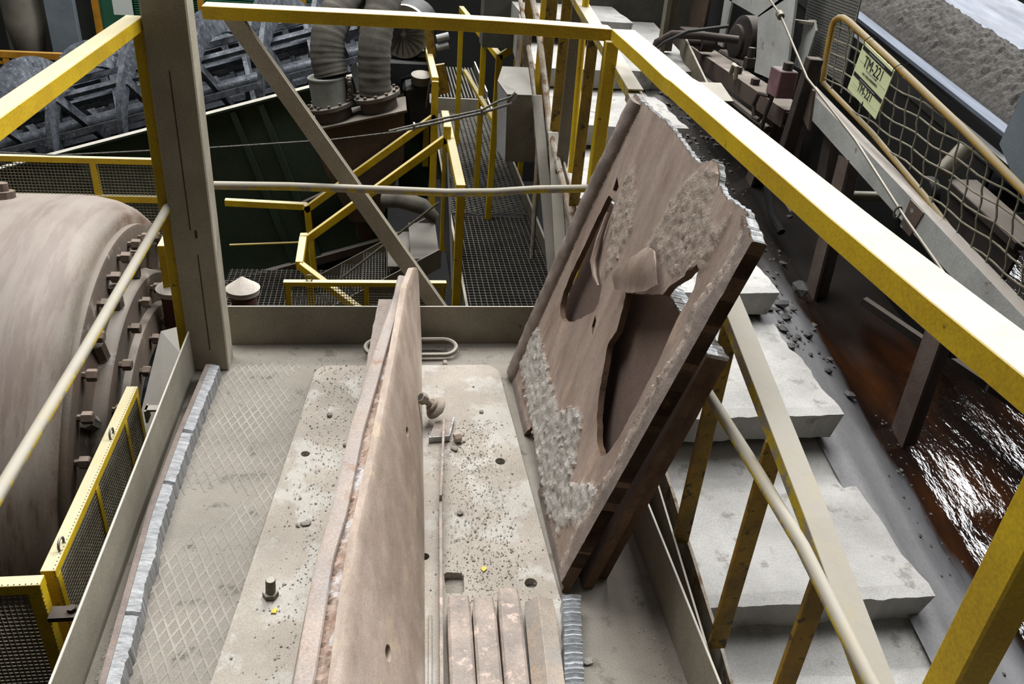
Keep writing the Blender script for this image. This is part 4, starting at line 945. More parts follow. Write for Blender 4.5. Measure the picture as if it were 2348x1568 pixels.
for x in (-.86, -.70, -1.75):
    mb = MB(); p = Vector((x, 4.985, tz(x)-.02)); q = p+Vector((.34, 0, -1.13)); mb.beam(p, q, .03, .035, (1, 0, 0)); mb.obj('rib', 'green', sc_)
mb = MB(); mb.beam((-1.2, 4.97, -1.03), (.1, 4.97, -.62), .05, .05); mb.obj('bed_beam', 'rust', sc_)
mb = MB(); mb.beam((-.52, 4.96, -.42), (.05, 4.96, -.12), .04, .03); mb.obj('cross_angle', 'rust', sc_)
# two shafts with helical blades
for (yc, R, ph, zo) in ((5.60, .43, 0, .0), (6.12, .38, 1.2, .04)):
    A0 = Vector((-3.4, yc, tz(-3.4)+zo)); L_ = 3.28/D.x; E1 = UPc; E2 = Vector((0, 1, 0))
    mb = MB(); mb.tube([A0, A0+D*L_], .05, 16); mb.obj('shaft', 'wetsteel', sc_, smooth=True)
    for half in (0, PI):
        NT = 200; vs = []; pitch = .86
        for i in range(NT+1):
            d = L_*i/NT; a = 2*PI*d/pitch+ph+half; rd = E1*math.cos(a)+E2*math.sin(a); c = A0+D*d
            vs += [c+rd*R-D*.016, c+rd*R+D*.016, c+rd*(R-.11)+D*.016, c+rd*(R-.11)-D*.016]
        mb = MB(); mb.add(vs, sec(4, NT)); mb.obj('spiral_blade', 'wetsteel', sc_)
    for k in range(7):      # bars parallel to the shaft
        a = PI*2*k/7+.3; rd = E1*math.cos(a)+E2*math.sin(a); mb = MB(); mb.beam(A0+rd*R*.62, A0+D*L_+rd*R*.62, .035, .03, rd); mb.obj('blade_bar', 'wetsteel', sc_)
    for k in range(16):
        d = L_*(k+.5)/16; a = 2*PI*d/.86+ph; rd = E1*math.cos(a)+E2*math.sin(a); c = A0+D*d; mb = MB(); mb.beam(c-rd*(R-.05), c+rd*(R-.05), .07, .03, D); mb.obj('arm', 'wetsteel', sc_)
for k in range(4):
    x = -.95+.35*k; mb = MB(); mb.prism([(x, 5.06, tz(x)-.10), (x+.22, 5.06, tz(x+.22)-.10), (x+.22, 5.30, tz(x+.22)-.25), (x, 5.30, tz(x)-.25)], (0, 0, .012)); mb.obj('wear_shoe', 'wetsteel', sc_)

sc_.location = (-1.488, 6.696, -1.984); sc_.scale = (1.24,)*3
# ---------------------------------------------------------------- suction box with two canvas ducts
bx = thing('rusty_chute_box', 'rusty steel chute box under the two canvas ducts', 'chute', (-.13, 4.75, -.6))
mb = MB(); a = [(-.40, 4.72, .115), (.115, 4.72, .245), (.115, 4.72, -.02), (-.02, 4.72, -.42), (-.20, 4.72, -.42), (-.36, 4.72, -.05)]
mb.add(a+[(x, 4.98, z) for x, y, z in a], [(5, 4, 3, 2, 1, 0), (6, 7, 8, 9, 10, 11)]+[(i, (i+1) % 6, 6+(i+1) % 6, 6+i) for i in range(6)]); mb.obj('body', 'rust', bx, bevel=.004)
mb = MB(); mb.prism([(-.42, 4.70, .115), (.13, 4.70, .253), (.13, 5.0, .253), (-.42, 5.0, .115)], (-.004, 0, .014)); mb.obj('lid', 'rust', bx, bevel=.002)
mb = MB(); mb.lathe([(0, .09), (.02, .09), (.02, .075), (.16, .06)], (-.11, 4.84, -.40), (0, 0, -1), 24); mb.obj('outlet', 'rust', bx, smooth=True)
SL = Vector((-.24, 0, 1)).normalized()
for x, z, nm in ((-.275, .17, 'flange_left'), (-.02, .235, 'flange_right')):
    mb = MB(); mb.lathe([(0, .105), (.075, .105), (.075, .135), (.095, .135), (.096, .10)], (x, 4.84, z-.01), SL, 28); f_ = mb.obj('flange', 'flange', bx, smooth=True)
    for k in range(12):
        aa = 2*PI*k/12; U1 = Vector((0, 1, 0)); U2 = SL.cross(U1); p = Vector((x, 4.84, z-.01))+SL*.094+(U1*math.cos(aa)+U2*math.sin(aa))*.121
        mb = MB(); hexa(mb, p, SL, .010, .016); mb.obj('bolt', 'flange', f_)
def duct(name, label, path, r, band=True, wrinkle=.0018):
    P = [Vector(p) for p in path]; pts = []
    for i in range(len(P)-1):
        p0, p1, p2, p3 = P[max(i-1, 0)], P[i], P[i+1], P[min(i+2, len(P)-1)]
        for k in range(14):
            t = k/14; pts.append(.5*((2*p1)+(p2-p0)*t+(2*p0-5*p1+4*p2-p3)*t*t+(3*p1-p0-3*p2+p3)*t**3))
    pts.append(P[-1]); rs = [r+wrinkle*math.sin(i*1.9)*(1+.5*math.sin(i*.7)) for i in range(len(pts))]
    d_ = thing(name, label, 'duct', P[0], 'canvas ducts'); mb = MB(); mb.tube(pts, rs, 24)
    for i, v in enumerate(mb.v):
        q = Vector(v); n_ = noise.noise((q.x*9, q.y*9, q.z*26)); mb.v[i] = (v[0]+.005*n_, v[1]+.005*n_, v[2]+.003*n_)
    mb.obj('hose', 'duct', d_, smooth='all'); return d_
bx.location = (-0.156, 5.7, -1.03); bx.scale = (1.2,)*3
d1 = duct('canvas_duct', 'left bent canvas duct with a pale rusty collar', [(-.285, 4.84, .405), (-.305, 4.86, .50), (-.295, 4.90, .62), (-.22, 5.0, .76), (-.08, 5.15, .92)], .093)
mb = MB(); mb.lathe([(0, .100), (.14, .104), (.142, .108), (.15, .108)], (-.2985, 4.84, .252), (-.10, 0, 1), 28); mb.obj('collar', 'ductmetal', d1, smooth=True)
mb = MB(); mb.prism([(-.19, 4.80, .29), (-.165, 4.80, .285), (-.18, 4.80, .40), (-.205, 4.80, .40)], (0, .06, 0)); mb.obj('clamp_plate', 'flange', d1)
for zz in (.30, .34, .38):
    mb = MB(); hexa(mb, (-.188, 4.798, zz), (0, -1, 0), .011, .02); mb.obj('clamp_bolt', 'flange', d1)
d2 = duct('canvas_duct', 'right upright canvas duct standing on a bolted flange', [(-.045, 4.84, .31), (-.052, 4.85, .45), (-.045, 4.88, .60), (.0, 4.98, .78), (.10, 5.12, .95)], .090)
mb = MB(); mb.prism([(-0.228, 5.964, 0.194), (-0.186, 5.964, 0.242), (-0.108, 5.964, -0.01), (-0.156, 5.964, -0.07)], (0, .012, 0)); tag(mb.obj('torn_sheet', 'whitesheet'), 'bent pale metal sheet between the two canvas ducts', 'sheet')
mb = MB(); mb.prism([(-0.186, 6.072, 0.482), (-0.132, 6.072, 0.65), (-0.072, 6.072, 0.626), (-0.108, 6.072, 0.194)], (0, .01, 0)); tag(mb.obj('pale_panel', 'whitesheet'), 'pale mottled panel between the ducts just under the railing', 'panel')

d1.location = (-0.342, 5.808, 0.176); d1.scale = (1.2,)*3; d2.location = (-0.054, 5.808, 0.062); d2.scale = (1.2,)*3
mo = thing('drive_motor', 'dark electric motor with a round ribbed fan cover right of the ducts', 'motor', (.12, 5.3, .3))
mb = MB(); mb.lathe([(0, .09), (.0, .135), (.03, .145), (.32, .145), (.33, .12)], (.115, 5.15, .60), (.25, 1, 0), 28); mb.obj('body', 'blacksteel', mo, smooth=True)
mb = MB(); mb.lathe([(0, .148), (.05, .148)], (.113, 5.14, .60), (.25, 1, 0), 32); mb.obj('fan_rim', 'dustysteel', mo, smooth=True)
for k in range(20):
    a = 2*PI*k/20; mb = MB(); c = Vector((.112, 5.135, .60)); U1 = Vector((1, -.25, 0)).normalized(); U2 = Vector((0, 0, 1))
    mb.beam(c+(U1*math.cos(a)+U2*math.sin(a))*.02, c+(U1*math.cos(a+.3)+U2*math.sin(a+.3))*.125, .004, .006, (0, 1, 0)); mb.obj('fan_slat', 'blacksteel', mo)
mb = MB(); mb.box((0, 5.1, .30), (.30, 5.5, .44)); mb.obj('mount', 'blacksteel', mo, bevel=.01)
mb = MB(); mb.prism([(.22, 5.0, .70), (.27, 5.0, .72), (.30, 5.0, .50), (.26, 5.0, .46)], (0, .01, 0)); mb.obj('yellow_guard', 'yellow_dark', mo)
for z in (.60, .55):
    mb = MB(); mb.tube([(.30, 5.0, z), (.37, 5.0, z+.02)], .02, 12); mb.obj('cable_gland', 'whitesheet', mo, smooth=True)
mo.location = (.152, 6.69, -.029); mo.scale = (1.263,)*3
cb = thing('control_box', 'small dusty pump and control box left of the walkway', 'pump', (.22, 5.1, -.1))
mb = MB(); mb.prism([(.11, 5.05, .30), (.25, 5.05, .34), (.29, 5.05, .12), (.15, 5.05, .04)], (0, .22, 0)); mb.obj('body', 'blacksteel', cb, bevel=.02)
mb = MB(); mb.lathe([(0, .06), (.05, .06), (.06, .03)], (.22, 5.08, .33), (0, -.2, 1), 20); mb.obj('cap', 'dustysteel', cb, smooth=True)
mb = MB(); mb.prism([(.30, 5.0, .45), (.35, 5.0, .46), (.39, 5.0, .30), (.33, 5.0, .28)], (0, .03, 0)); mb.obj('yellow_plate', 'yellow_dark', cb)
mb = MB(); mb.tube([(.28, 5.03, .40), (.26, 5.02, .30), (.25, 5.02, .20)], .004, 6); mb.obj('cable', 'dustysteel', cb)
cb.location = (.264, 6.12, -.43); cb.scale = (1.2,)*3
mb = MB(); mb.prism([(.07, 6.6, -.19), (.40, 6.6, -.19), (.35, 6.6, -1.03), (.13, 6.6, -1.03)], (0, .3, 0)); tag(mb.obj('pump_sump', 'green', bevel=.01), 'dark green sump below the control box', 'sump')
mb = MB(); mb.tube([(.0, 5.3, -.50), (.1, 5.25, -.47), (.25, 5.2, -.50), (.33, 5.2, -.58)], [.05, .06, .055, .04], 12); tag(mb.obj('fallen_hose', 'duct', smooth=True), 'dusty hose lying behind the stair mid rail', 'hose')

# ---------------------------------------------------------------- conveyor to the right of the trench
CS = .157
def cz(y, z0=.66, y0=2.818): return z0+(y-y0)*CS
cv = thing('belt_conveyor', 'inclined ore conveyor with a rusty white channel frame on the far right', 'conveyor', (1.85, 2.8, -.2))
mb = MB(); mb.sweep([(0, 0), (.05, 0), (.05, -.006), (.006, -.006), (.006, -.085), (.05, -.085), (.05, -.091), (0, -.091)], [(1.80, .9, cz(.9)), (1.80, 3.50, cz(3.50)+.01)], side=(1, 0, 0)); mb.obj('side_channel', 'convpaint', cv)
mb = MB(); mb.prism([(1.795, 2.43, cz(2.43)+.004), (1.795, 2.52, cz(2.52)+.004), (1.795, 2.53, cz(2.53)-.10), (1.795, 2.46, cz(2.46)-.10)], (.012, 0, 0)); mb.obj('splice_plate', 'convrust', cv)
mb = MB(); mb.prism([(1.788, 3.36, cz(3.36)+.03), (1.788, 3.44, cz(3.44)+.03), (1.788, 3.40, cz(3.40)-.10), (1.788, 3.32, cz(3.32)-.12)], (.012, 0, 0)); mb.obj('splice_plate', 'convrust', cv)
def leg(x0, x1, yt, zt, yb, zb, m='rustleg', w_=.075):
    mb = MB(); mb.beam((x0, yt, zt), (x1, yb, zb), w_, .06, (0, 1, 0)); o = mb.obj('leg', m, cv, bevel=.003)
    mb = MB(); mb.beam((x0-w_/2, yt-.028, zt), (x1-w_/2, yb-.028, zb), .012, .075, (0, 1, 0)); mb.obj('leg_flange', m, o); return o
leg(1.83, 1.80, 2.20, .46, 2.14, -.26)
leg(1.84, 1.80, 3.03, .60, 2.93, .0)
leg(1.84, 1.82, 3.72, .60, 3.80, .15); leg(1.90, 1.88, 3.98, .62, 4.05, .2)
leg(2.15, 2.35, 1.95, .10, 1.72, -.25, w_=.05)
mb = MB(); mb.beam((1.9, 2.75, .10), (2.6, 1.6, -.16), .03, .03); mb.obj('cross_tube', 'darkrust', cv)
for (x, y, z, h) in ((1.84, 3.16, .40, .26), (1.84, 3.40, .42, .22)):
    mb = MB(); mb.prism([(x, y, z), (x, y+.09, z+.02), (x, y+.12, z+h), (x, y+.06, z+h)], (.04, 0, 0)); mb.obj('hanger_plate', 'darkrust', cv)
mb = MB(); mb.tube([(1.70, 3.05, .43), (2.2, 3.05, .43)], .02, 10); mb.obj('cross_pipe', 'dustysteel', cv, smooth=True)
mb = MB(); mb.sweep([(0, 0), (.045, 0), (.045, -.05), (.0, -.05)], [(1.86, 1.3, .30), (1.86, 2.2, .45)], side=(1, 0, 0)); mb.obj('lower_angle', 'darkrust', cv)
for k in range(4):
    mb = MB(); y = 1.55+k*.2; mb.box((1.865, y, .20), (1.90, y+.012, cz(y, .30, 1.3)-.02)); mb.obj('rib_plate', 'darkrust', cv)
# belt (trough) and ore on it
mb = MB(); bp = [(2.18, .02), (2.30, -.06), (2.62, -.10), (2.95, -.02), (3.12, .08)]
def bz(y): return .80+(y-2.7)*CS
vs = []; ys = [2.62+k*.25 for k in range(17)]
for y in ys: vs += [(x, y, bz(y)+h) for x, h in bp]+[(x, y, bz(y)+h-.014) for x, h in reversed(bp)]
mb.add(vs, sec(10, len(ys)-1)); mb.obj('belt', 'belt', cv, smooth=True)
mb = MB(); mb.beam((2.15, 2.4, bz(2.4)-.06), (2.15, 6.4, bz(6.4)-.06), .03, .05); mb.obj('idler_rail', 'blacksteel', cv)
mb = MB(); vs = []; fs = []; NA, NB = 44, 240
for a in range(NA+1):
    for b in range(NB+1):
        k = a/NA; x = 2.42+.48*k; y = 2.66+3.9*b/NB; env = math.sin(PI*k)
        vs.append((x, y, bz(y)-.085+.15*env**.8+(.014*noise.noise((x*28, y*22, 0))+.012*noise.noise((x*60, y*50, 2)))*min(1, env*3)))
for a in range(NA):
    for b in range(NB): q = a*(NB+1)+b; fs.append((q, q+NB+1, q+NB+2, q+1))
mb.add(vs, fs); oo = mb.obj('ore_load', 'ore', cv); oo['kind'] = 'stuff'
mb = MB(); mb.prism([(2.1, 1.9, .50), (2.1, 2.36, .663), (2.1, 2.58, .802), (2.1, 2.56, 1.0), (2.1, 2.45, 1.5), (2.1, 1.9, 1.5)], (.012, 0, 0)); mb.obj('chute_plate', 'greycol', cv, bevel=.002)
mb = MB(); mb.prism([(1.98, 2.20, .60), (1.98, 2.62, .66), (2.10, 2.62, .66), (2.10, 2.20, .60)], (0, 0, -.03)); mb.obj('idler_bracket', 'darkrust', cv, bevel=.003)
mb = MB(); mb.prism([(2.0, 2.2, .56), (2.0, 2.60, .62), (2.0, 2.5, .30), (2.0, 2.25, .26)], (.012, 0, 0)); mb.obj('idler_bracket', 'darkrust', cv)
mb = MB(); mb.tube([(1.97, 2.64, .68), (2.04, 2.66, .76)], .03, 10); mb.obj('roller_end', 'dustysteel', cv, smooth=True)
mb = MB(); mb.tube([(2.1, 2.9, .50), (2.9, 2.9, .50)], .07, 16); mb.obj('return_roller', 'blacksteel', cv, smooth=True)

mb = MB(); mb.prism([(2.14, 2.62, .70), (2.14, 6.3, 1.28), (2.14, 6.3, .5), (2.14, 2.62, -.1)], (.012, 0, 0)); mb.obj('shade_sheet', 'black', cv)  # added black sheet, stands in for the shade under the belt
# mesh guard with rope-like diamond mesh
mg = thing('conveyor_mesh_guard', 'yellow tube frame guard with diamond wire mesh along the conveyor', 'guard', (1.85, 2.8, .6))
fr = [(1.85, 3.415, .80), (1.85, 3.44, .90), (1.85, 3.455, 1.02), (1.85, 3.445, 1.045), (1.85, 3.42, 1.06), (1.85, 3.385, 1.066), (1.85, 3.33, 1.06), (1.85, 2.90, .976), (1.85, 2.47, .888), (1.85, 2.10, .803), (1.85, 1.3, .63)]
mb = MB(); mb.tube(fr, .0125, 10); mb.obj('top_tube', 'rail_tube', mg, smooth=True)
lo = [(1.85, 3.415, .80), (1.85, 2.95, .722), (1.85, 2.53, .628), (1.85, 2.20, .540), (1.85, 1.92, .490), (1.85, 1.3, .37)]
mb = MB(); mb.tube(lo, .010, 10); mb.obj('bottom_tube', 'rail_tube', mg, smooth=True)
LT = [(y, z) for x, y, z in sorted(fr[6:], key=lambda p: p[1])]+[(3.45, 1.05)]
LB_ = [(y, z) for x, y, z in sorted(lo, key=lambda p: p[1])]+[(3.46, .81)]
mb = MB()
def strand(y0, z0, dy, dz):
    """wavy strand clipped to the frame"""
    pts = []; n = 34
    for i in range(n+1):
        t = i/n; wv = .0035*math.sin(t*2*PI*8)
        y = y0+dy*t; z = z0+dz*t+wv
        if y > 3.44 or y < 1.35: ok = False
        else: ok = lerp(LB_, y) <= z <= lerp(LT, y)
        if ok: pts.append((1.85+.003*math.sin(t*50), y, z))
        elif len(pts) > 1: mb.tube(pts, .0034, 5); pts = []
        else: pts = []
    if len(pts) > 1: mb.tube(pts, .0034, 5)
for k in range(-4, 34):
    y = 3.75-k*.085
    strand(y+.12, 1.25-(3.42-y)*CS*1.25, -.20, -.75)        # steep strands
for k in range(0, 36):
    strand(3.60, 1.35-k*.052, -2.2, .22-.30)                # shallow strands
m_ = mb.obj('wire_mesh', 'wire', mg); m_['kind'] = 'stuff'

# sign TM-221 tied to the guard
so_ = thing('conveyor_sign', 'pale green TM-221 tag tied to the conveyor mesh guard', 'sign', (1.83, 3.03, .9))
SA = Vector((1.828, 3.140, 1.020)); SBu = Vector((0, 2.888-3.140, .968-1.020)); SCv = Vector((0, .030, -.186))
sn = SBu.cross(SCv).normalized()
if sn.x > 0: sn = -sn
mb = MB(); mb.prism([SA, SA+SBu, SA+SBu+SCv, SA+SCv], -sn*.003); tb = mb.obj('tag_board', 'sign', so_)
def sp(u, v): return SA+SBu*u+SCv*v+sn*.0006
def patch(u0, v0, u1, v1, m, nm, off=0):
    mb = MB(); mb.prism([sp(u0, v0)+sn*off, sp(u1, v0)+sn*off, sp(u1, v1)+sn*off, sp(u0, v1)+sn*off], sn*.0004); return mb.obj(nm, m, tb)
patch(.03, .055, .985, .135, 'ink', 'printed_bar'); patch(.03, .60, .985, .68, 'ink', 'printed_bar')
for u0, v0, u1, v1 in ((.05, .33, .25, .35), (.62, .40, .95, .42), (.05, .86, .95, .868), (.10, .80, .3, .815)): patch(u0, v0, u1, v1, 'signgrey', 'faint_stripe')
def text(body, u, v, size, m, sx=.8, nm='lettering'):
    cu = bpy.data.curves.new(nm, 'FONT'); cu.body = body; cu.size = size; cu.align_x = 'CENTER'; cu.align_y = 'CENTER'; cu.space_character = 1.0; cu.extrude = .0003
    cu.materials.append(MT[m]); tmp = bpy.data.objects.new(nm, cu); COL.objects.link(tmp); bpy.context.view_layer.update()
    me = bpy.data.meshes.new_from_object(tmp.evaluated_get(bpy.context.evaluated_depsgraph_get())); bpy.data.objects.remove(tmp); bpy.data.curves.remove(cu)
    o = bpy.data.objects.new(nm, me); COL.objects.link(o); o.parent = tb
    eu = SBu.normalized(); ev = -SCv.normalized(); M4 = Matrix(((eu.x*sx, ev.x, sn.x, 0), (eu.y*sx, ev.y, sn.y, 0), (eu.z*sx, ev.z, sn.z, 0), (0, 0, 0, 1)))
    o.matrix_basis = Matrix.Translation(sp(u, v)+sn*.0012) @ M4; return o
text('TM-221', .50, .285, .060, 'ink', .82); text('TM-221', .50, .775, .046, 'ink', .82)
text('NR FABR/44000000033', .50, .50, .0135, 'ink', .95)
patch(.32, .40, .68, .425, 'signwhite', 'fine_print')
patch(.25, .088, .75, .102, 'signwhite', 'fine_print', .0005); patch(.25, .633, .75, .647, 'signwhite', 'fine_print', .0005)
for u in (.03, .985):
    p = sp(u, .06); mb = MB(); mb.tube([p+sn*.002, p+Vector((-.004, -.006, .02)), p+Vector((.012, -.012, .034)), p+Vector((.03, -.012, .028)), p+Vector((.035, -.02, .04))], .0016, 6); mb.obj('cable_tie', 'black', so_)
p = sp(.55, 1.0); mb = MB(); mb.tube([p+Vector((-.002, .0, .012)), p+Vector((0, 0, -.012)), p+Vector((.015, .01, -.02))], .002, 6); mb.tube([p+Vector((-.002, -.012, -.008)), p+Vector((-.002, .012, -.004))], .0016, 6); mb.obj('cable_tie', 'black', so_)

# drive end of the conveyor: bearing, white side sheet, perforated guard, base beam
wp = thing('side_sheet', 'rust-streaked white side sheet with a window cut around the bearing', 'panel', (1.86, 4.2, .7))
mb = MB()
mb.prism([(1.86, 4.70, .70), (1.86, 4.62, .70), (1.86, 4.60, 1.5), (1.86, 4.78, 1.5)], (.012, 0, 0))
mb.prism([(1.86, 4.66, .94), (1.86, 4.23, .925), (1.86, 3.86, 1.10), (1.86, 3.86, 1.6), (1.86, 4.70, 1.5)], (.012, 0, 0))
mb.prism([(1.86, 4.235, .93), (1.86, 4.155, .748), (1.86, 4.14, .676), (1.86, 3.775, .70), (1.86, 3.88, 1.12)], (.012, 0, 0)); mb.obj('sheet', 'convpaint', wp)
be = thing('pillow_bearing', 'dark dusty pillow block bearing behind the white sheet window', 'bearing', (1.95, 4.5, .62))
mb = MB(); mb.lathe([(0, .10), (.02, .125), (.16, .125), (.18, .11)], (1.90, 4.53, .76), (1, .1, 0), 28); mb.obj('housing', 'darkrust', be, smooth=True)
mb = MB(); mb.lathe([(0, .06), (.01, .085), (.03, .09)], (1.875, 4.53, .75), (1, .1, 0), 24); mb.obj('end_cover', 'darkrust', be, smooth=True)
mb = MB(); mb.box((1.88, 4.33, .61), (2.08, 4.73, .67)); mb.obj('foot', 'darkrust', be, bevel=.01)
mb = MB(); hexa(mb, (1.88, 4.27, .67), (0, 0, 1), .03, .05); mb.lathe([(0, .018), (.07, .018)], (1.88, 4.27, .70), (0, 0, 1), 12); mb.obj('foot_bolt', 'darkrust', be)
bb = thing('conveyor_drive_frame', 'rust-stained channel base under the conveyor drive', 'frame', (1.8, 4.3, .6))
mb = MB(); mb.sweep([(0, 0), (.12, 0), (.12, -.008), (.008, -.008), (.008, -.07), (.05, -.07), (.05, -.078), (0, -.078)], [(1.75, 3.50, .655), (1.75, 5.3, .66)], side=(1, 0, 0)); mb.obj('channel', 'convrust', bb)
mb = MB(); mb.tube([(1.72, 3.55, .55), (1.72, 4.5, .56), (1.74, 5.0, .56)], .018, 8); mb.obj('conduit', 'darkrust', bb, smooth=True)
for y in (4.35, 4.55, 4.95, 5.2):
    mb = MB(); mb.box((1.752, y, .585), (1.83, y+.012, .652)); mb.obj('web_plate', 'darkrust', bb)
mb = MB(); mb.box((1.76, 4.75, .665), (1.88, 5.1, .72)); mb.obj('packing_block', 'darkrust', bb, bevel=.005)
for y, z in ((4.18, .67), (3.95, .665), (3.75, .665)):
    mb = MB(); hexa(mb, (1.79, y, z-.01), (0, 0, 1), .022, .03); mb.obj('bolt', 'darkrust', bb)
mb = MB(); mb.tube([(1.72, 4.10, .67), (1.72, 4.08, .72), (1.72, 4.04, .715), (1.72, 4.03, .66)], .012, 8); mb.obj('hook', 'dustysteel', bb, smooth=True)
rp_ = thing('rusty_steel_sheet', 'tall rusty plate standing at the back end of the conveyor drive', 'panel', (1.9, 5.3, .66)); mb = MB(); mb.prism([(1.89, 5.45, .67), (1.89, 5.05, .70), (1.89, 5.0, 1.6), (1.89, 5.6, 1.6)], (.02, 0, 0)); mb.obj('plate', 'rust', rp_, bevel=.003)
mb = MB(); mb.box((1.50, 4.60, .66), (1.525, 4.66, 1.6)); mb.box((1.525, 4.645, .66), (1.58, 4.66, 1.6)); tag(mb.obj('angle_post', 'dustysteel'), 'grey angle post standing at the top of the steps', 'post')
mb = MB(); mb.tube([(1.44, 4.55, .64), (1.46, 4.55, .72), (1.52, 4.50, .775), (1.66, 4.45, .785), (1.85, 4.4, .78)], .022, 10); tag(mb.obj('bent_pipe', 'darkrust', smooth=True), 'dark bent pipe beside the angle post', 'pipe')
mb = MB(); mb.tube([(1.38, 4.45, .66), (1.45, 4.40, .75), (1.55, 4.35, .82), (1.75, 4.32, .86)], .009, 8); tag(mb.obj('cable', 'blacksteel', smooth=True), 'thin black cable arching over the bent pipe', 'cable')
ar = thing('scraper_arm', 'dusty flat scraper arm with a spade end leaning below the drive base', 'arm', (1.6, 4.3, .6))
mb = MB(); mb.prism([(1.60, 4.66, .755), (1.60, 4.58, .775), (1.60, 4.02, .60), (1.60, 4.16, .54), (1.60, 4.55, .66)], (.012, 0, 0)); mb.obj('arm_plate', 'dustysteel', ar, bevel=.002)
mb = MB(); mb.prism([(1.56, 4.10, .615), (1.68, 4.10, .615), (1.68, 3.90, .575), (1.56, 3.90, .575)], (0, 0, .01)); mb.obj('spade', 'dustysteel', ar, bevel=.001)
mb = MB(); mb.tube([(1.61, 4.62, .72), (1.78, 4.60, .72)], .02, 10); mb.lathe([(0, .045), (.07, .045)], (1.72, 4.60, .72), (1, 0, 0), 14); mb.obj('pivot', 'darkrust', ar, smooth=True)

pg = thing('perforated_guard', 'grey perforated sheet guard above the conveyor frame', 'guard', (1.97, 3.8, .7))
NP = []
mb = MB(); mb.prism([(2.0, 3.99, .80), (2.0, 3.52, .77), (2.0, 3.60, 1.6), (2.0, 4.1, 1.6)], (.006, 0, 0)); mb.obj('sheet', 'perf', pg)
mb = MB(); rr = random.Random(1)
for i in range(44):      # round holes, shown as dark inset discs
    for j in range(46):
        y = 3.55+i*.0115+(.0057 if j % 2 else 0); z = .79+j*.0125
        lo_, hi_ = lerp([(.79, 3.53), (1.6, 3.61)], z), lerp([(.79, 3.985), (1.6, 4.09)], z)
        if lo_ < y < hi_: mb.lathe([(0, .0036), (.0004, .0036)], (1.9994, y, z), (1, 0, 0), 6)
hl = mb.obj('holes', 'black', pg); hl['kind'] = 'stuff'
mb = MB(); mb.prism([(1.94, 3.90, .765), (1.94, 3.79, .765), (1.94, 3.76, .95), (1.94, 3.80, .99), (1.94, 3.86, .98)], (.012, 0, 0)); mb.obj('bracket_plate', 'convpaint', pg, bevel=.002)
mb = MB(); mb.beam((1.88, 3.92, .965), (1.95, 3.80, .975), .035, .012); mb.obj('bracket_arm', 'dustysteel', pg)
rb = thing('red_switch_box', 'faded red pull-cord switch box on a rusty stand', 'switch', (1.72, 3.5, .45))
mb = MB(); mb.box((1.68, 3.47, .71), (1.76, 3.58, .825)); mb.obj('box', 'red', rb, bevel=.004)
mb = MB(); mb.lathe([(0, .022), (.03, .022), (.034, .015)], (1.72, 3.50, .826), (0, 0, 1), 14); mb.obj('knob', 'darkrust', rb, smooth=True)
mb = MB(); mb.beam((1.78, 3.40, .90), (1.76, 3.44, .30), .06, .05, (0, 1, 0)); mb.obj('stand', 'darkrust', rb, bevel=.003)
mb = MB(); mb.tube([(1.70, 3.54, .71), (1.69, 3.55, .62), (1.69, 3.56, .52), (1.70, 3.60, .44)], .010, 8); mb.obj('cable', 'darkrust', rb, smooth=True)
mb = MB(); mb.tube([(1.69, 3.55+.0, .70), (1.68, 3.64, .69), (1.68, 3.67, .63), (1.68, 3.64, .58), (1.68, 3.58, .585)], .010, 8); mb.obj('cable_loop', 'darkrust', rb, smooth=True)
bl_ = thing('old_bracket', 'corroded cast bracket hanging under the switch stand', 'bracket', (1.76, 3.3, .3))
mb = MB(); mb.prism([(1.74, 3.34, .50), (1.74, 3.22, .46), (1.74, 3.16, .36), (1.74, 3.20, .28), (1.74, 3.30, .30), (1.74, 3.36, .40)], (.04, 0, 0)); mb.obj('casting', 'corroded', bl_, bevel=.01)
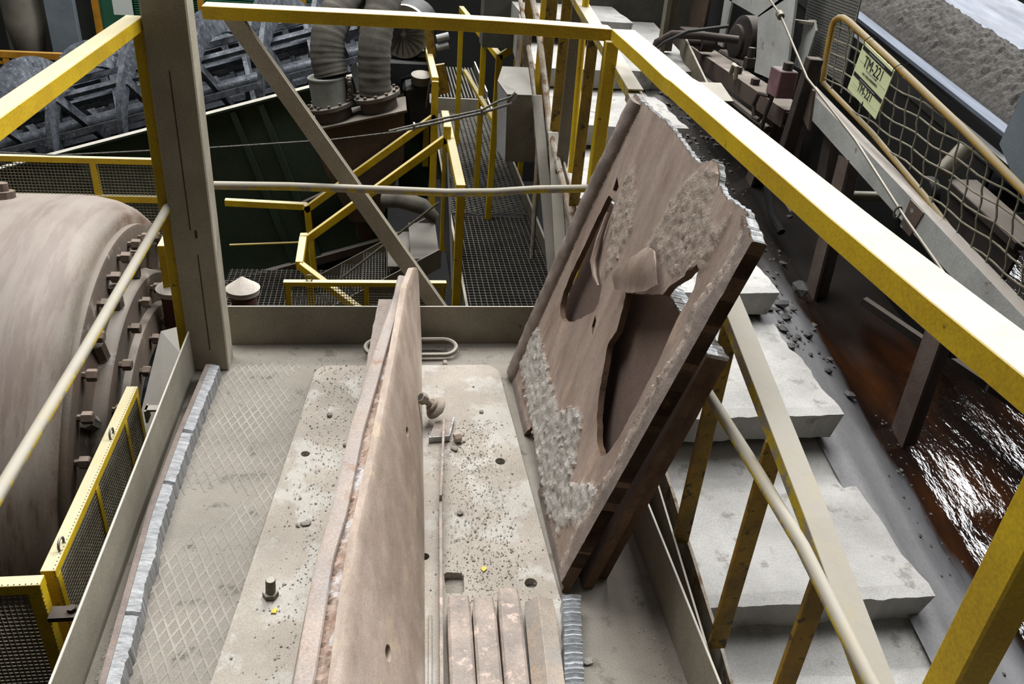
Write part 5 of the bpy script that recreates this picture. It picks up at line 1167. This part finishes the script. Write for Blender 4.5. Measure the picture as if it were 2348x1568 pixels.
mb = MB(); mb.tube([(1.70, 3.45, .42), (1.70, 3.38, .33), (1.71, 3.30, .24), (1.72, 3.2, .2)], .018, 8); mb.obj('hose', 'black', bl_, smooth=True)
pc = thing('pull_cord', 'thin emergency pull cord running down along the conveyor', 'cord', (1.7, 3.0, .8))
mb = MB(); mb.tube([(1.70, 4.2, 1.25), (1.70, 3.78, 1.065), (1.70, 3.64, 1.024), (1.70, 3.27, .845), (1.70, 2.805, .736), (1.70, 2.38, .602), (1.70, 2.0, .50), (1.7, 1.3, .36)], .0045, 8); mb.obj('cord', 'dustysteel', pc, smooth=True)
mb = MB(); mb.lathe([(0, .016), (.03, .016), (.034, .01)], (1.70, 3.66, 1.03), (0, -.9, -.35), 12); mb.obj('ferrule', 'dustysteel', pc, smooth=True)
mb = MB(); mb.tube([(1.70+.012*math.cos(a), 2.43, .605+.02*math.sin(a)) for a in [2*PI*k/14 for k in range(14)]], .004, 6, True); mb.obj('guide_eye', 'dustysteel', pc, smooth=True)

# mud lumps and rubble in the trench
MUD = [((1.47, 2.62), .05, 'black mud lump against the edge of the upper step'), ((1.55, 2.50), .028, 'flat black mud flake in the trench beside the upper step'), ((1.60, 2.23), .035, 'flat dark mud lump alone at the water edge'),
       ((1.68, 2.86), .06, 'big mud heap around the foot of the second conveyor leg'), ((1.56, 2.33), .022, 'small dark mud lump uphill of the lone flat one')]
rr = random.Random(31)
for (x, y), r, lb in MUD:
    mb = MB(); mb.rock((x, y, trench(x, y)-.004), r, rr, .6); tag(mb.obj('mud_lump', 'rock'), lb, 'mud lump', 'mud lumps in the trench')
mb = MB()
for k in range(420):
    y = rr.uniform(2.35, 4.6); x = 1.40+abs(rr.gauss(0, .10))*(1 if y < 3 else 1.6); mb.rock((x, y, trench(x, y)-.003), rr.choice((.005, .007, .010, .014, .022)), rr, .45)
for k in range(60):
    y = rr.uniform(1.2, 2.4); x = rr.uniform(1.55, 1.75); mb.rock((x, y, trench(x, y)-.002), rr.choice((.004, .006, .009)), rr, .6)
g = mb.obj('mud_crumbs', 'rock'); tag(g, 'wet black mud crumbs spilled beside the steps', 'mud', kind='stuff')
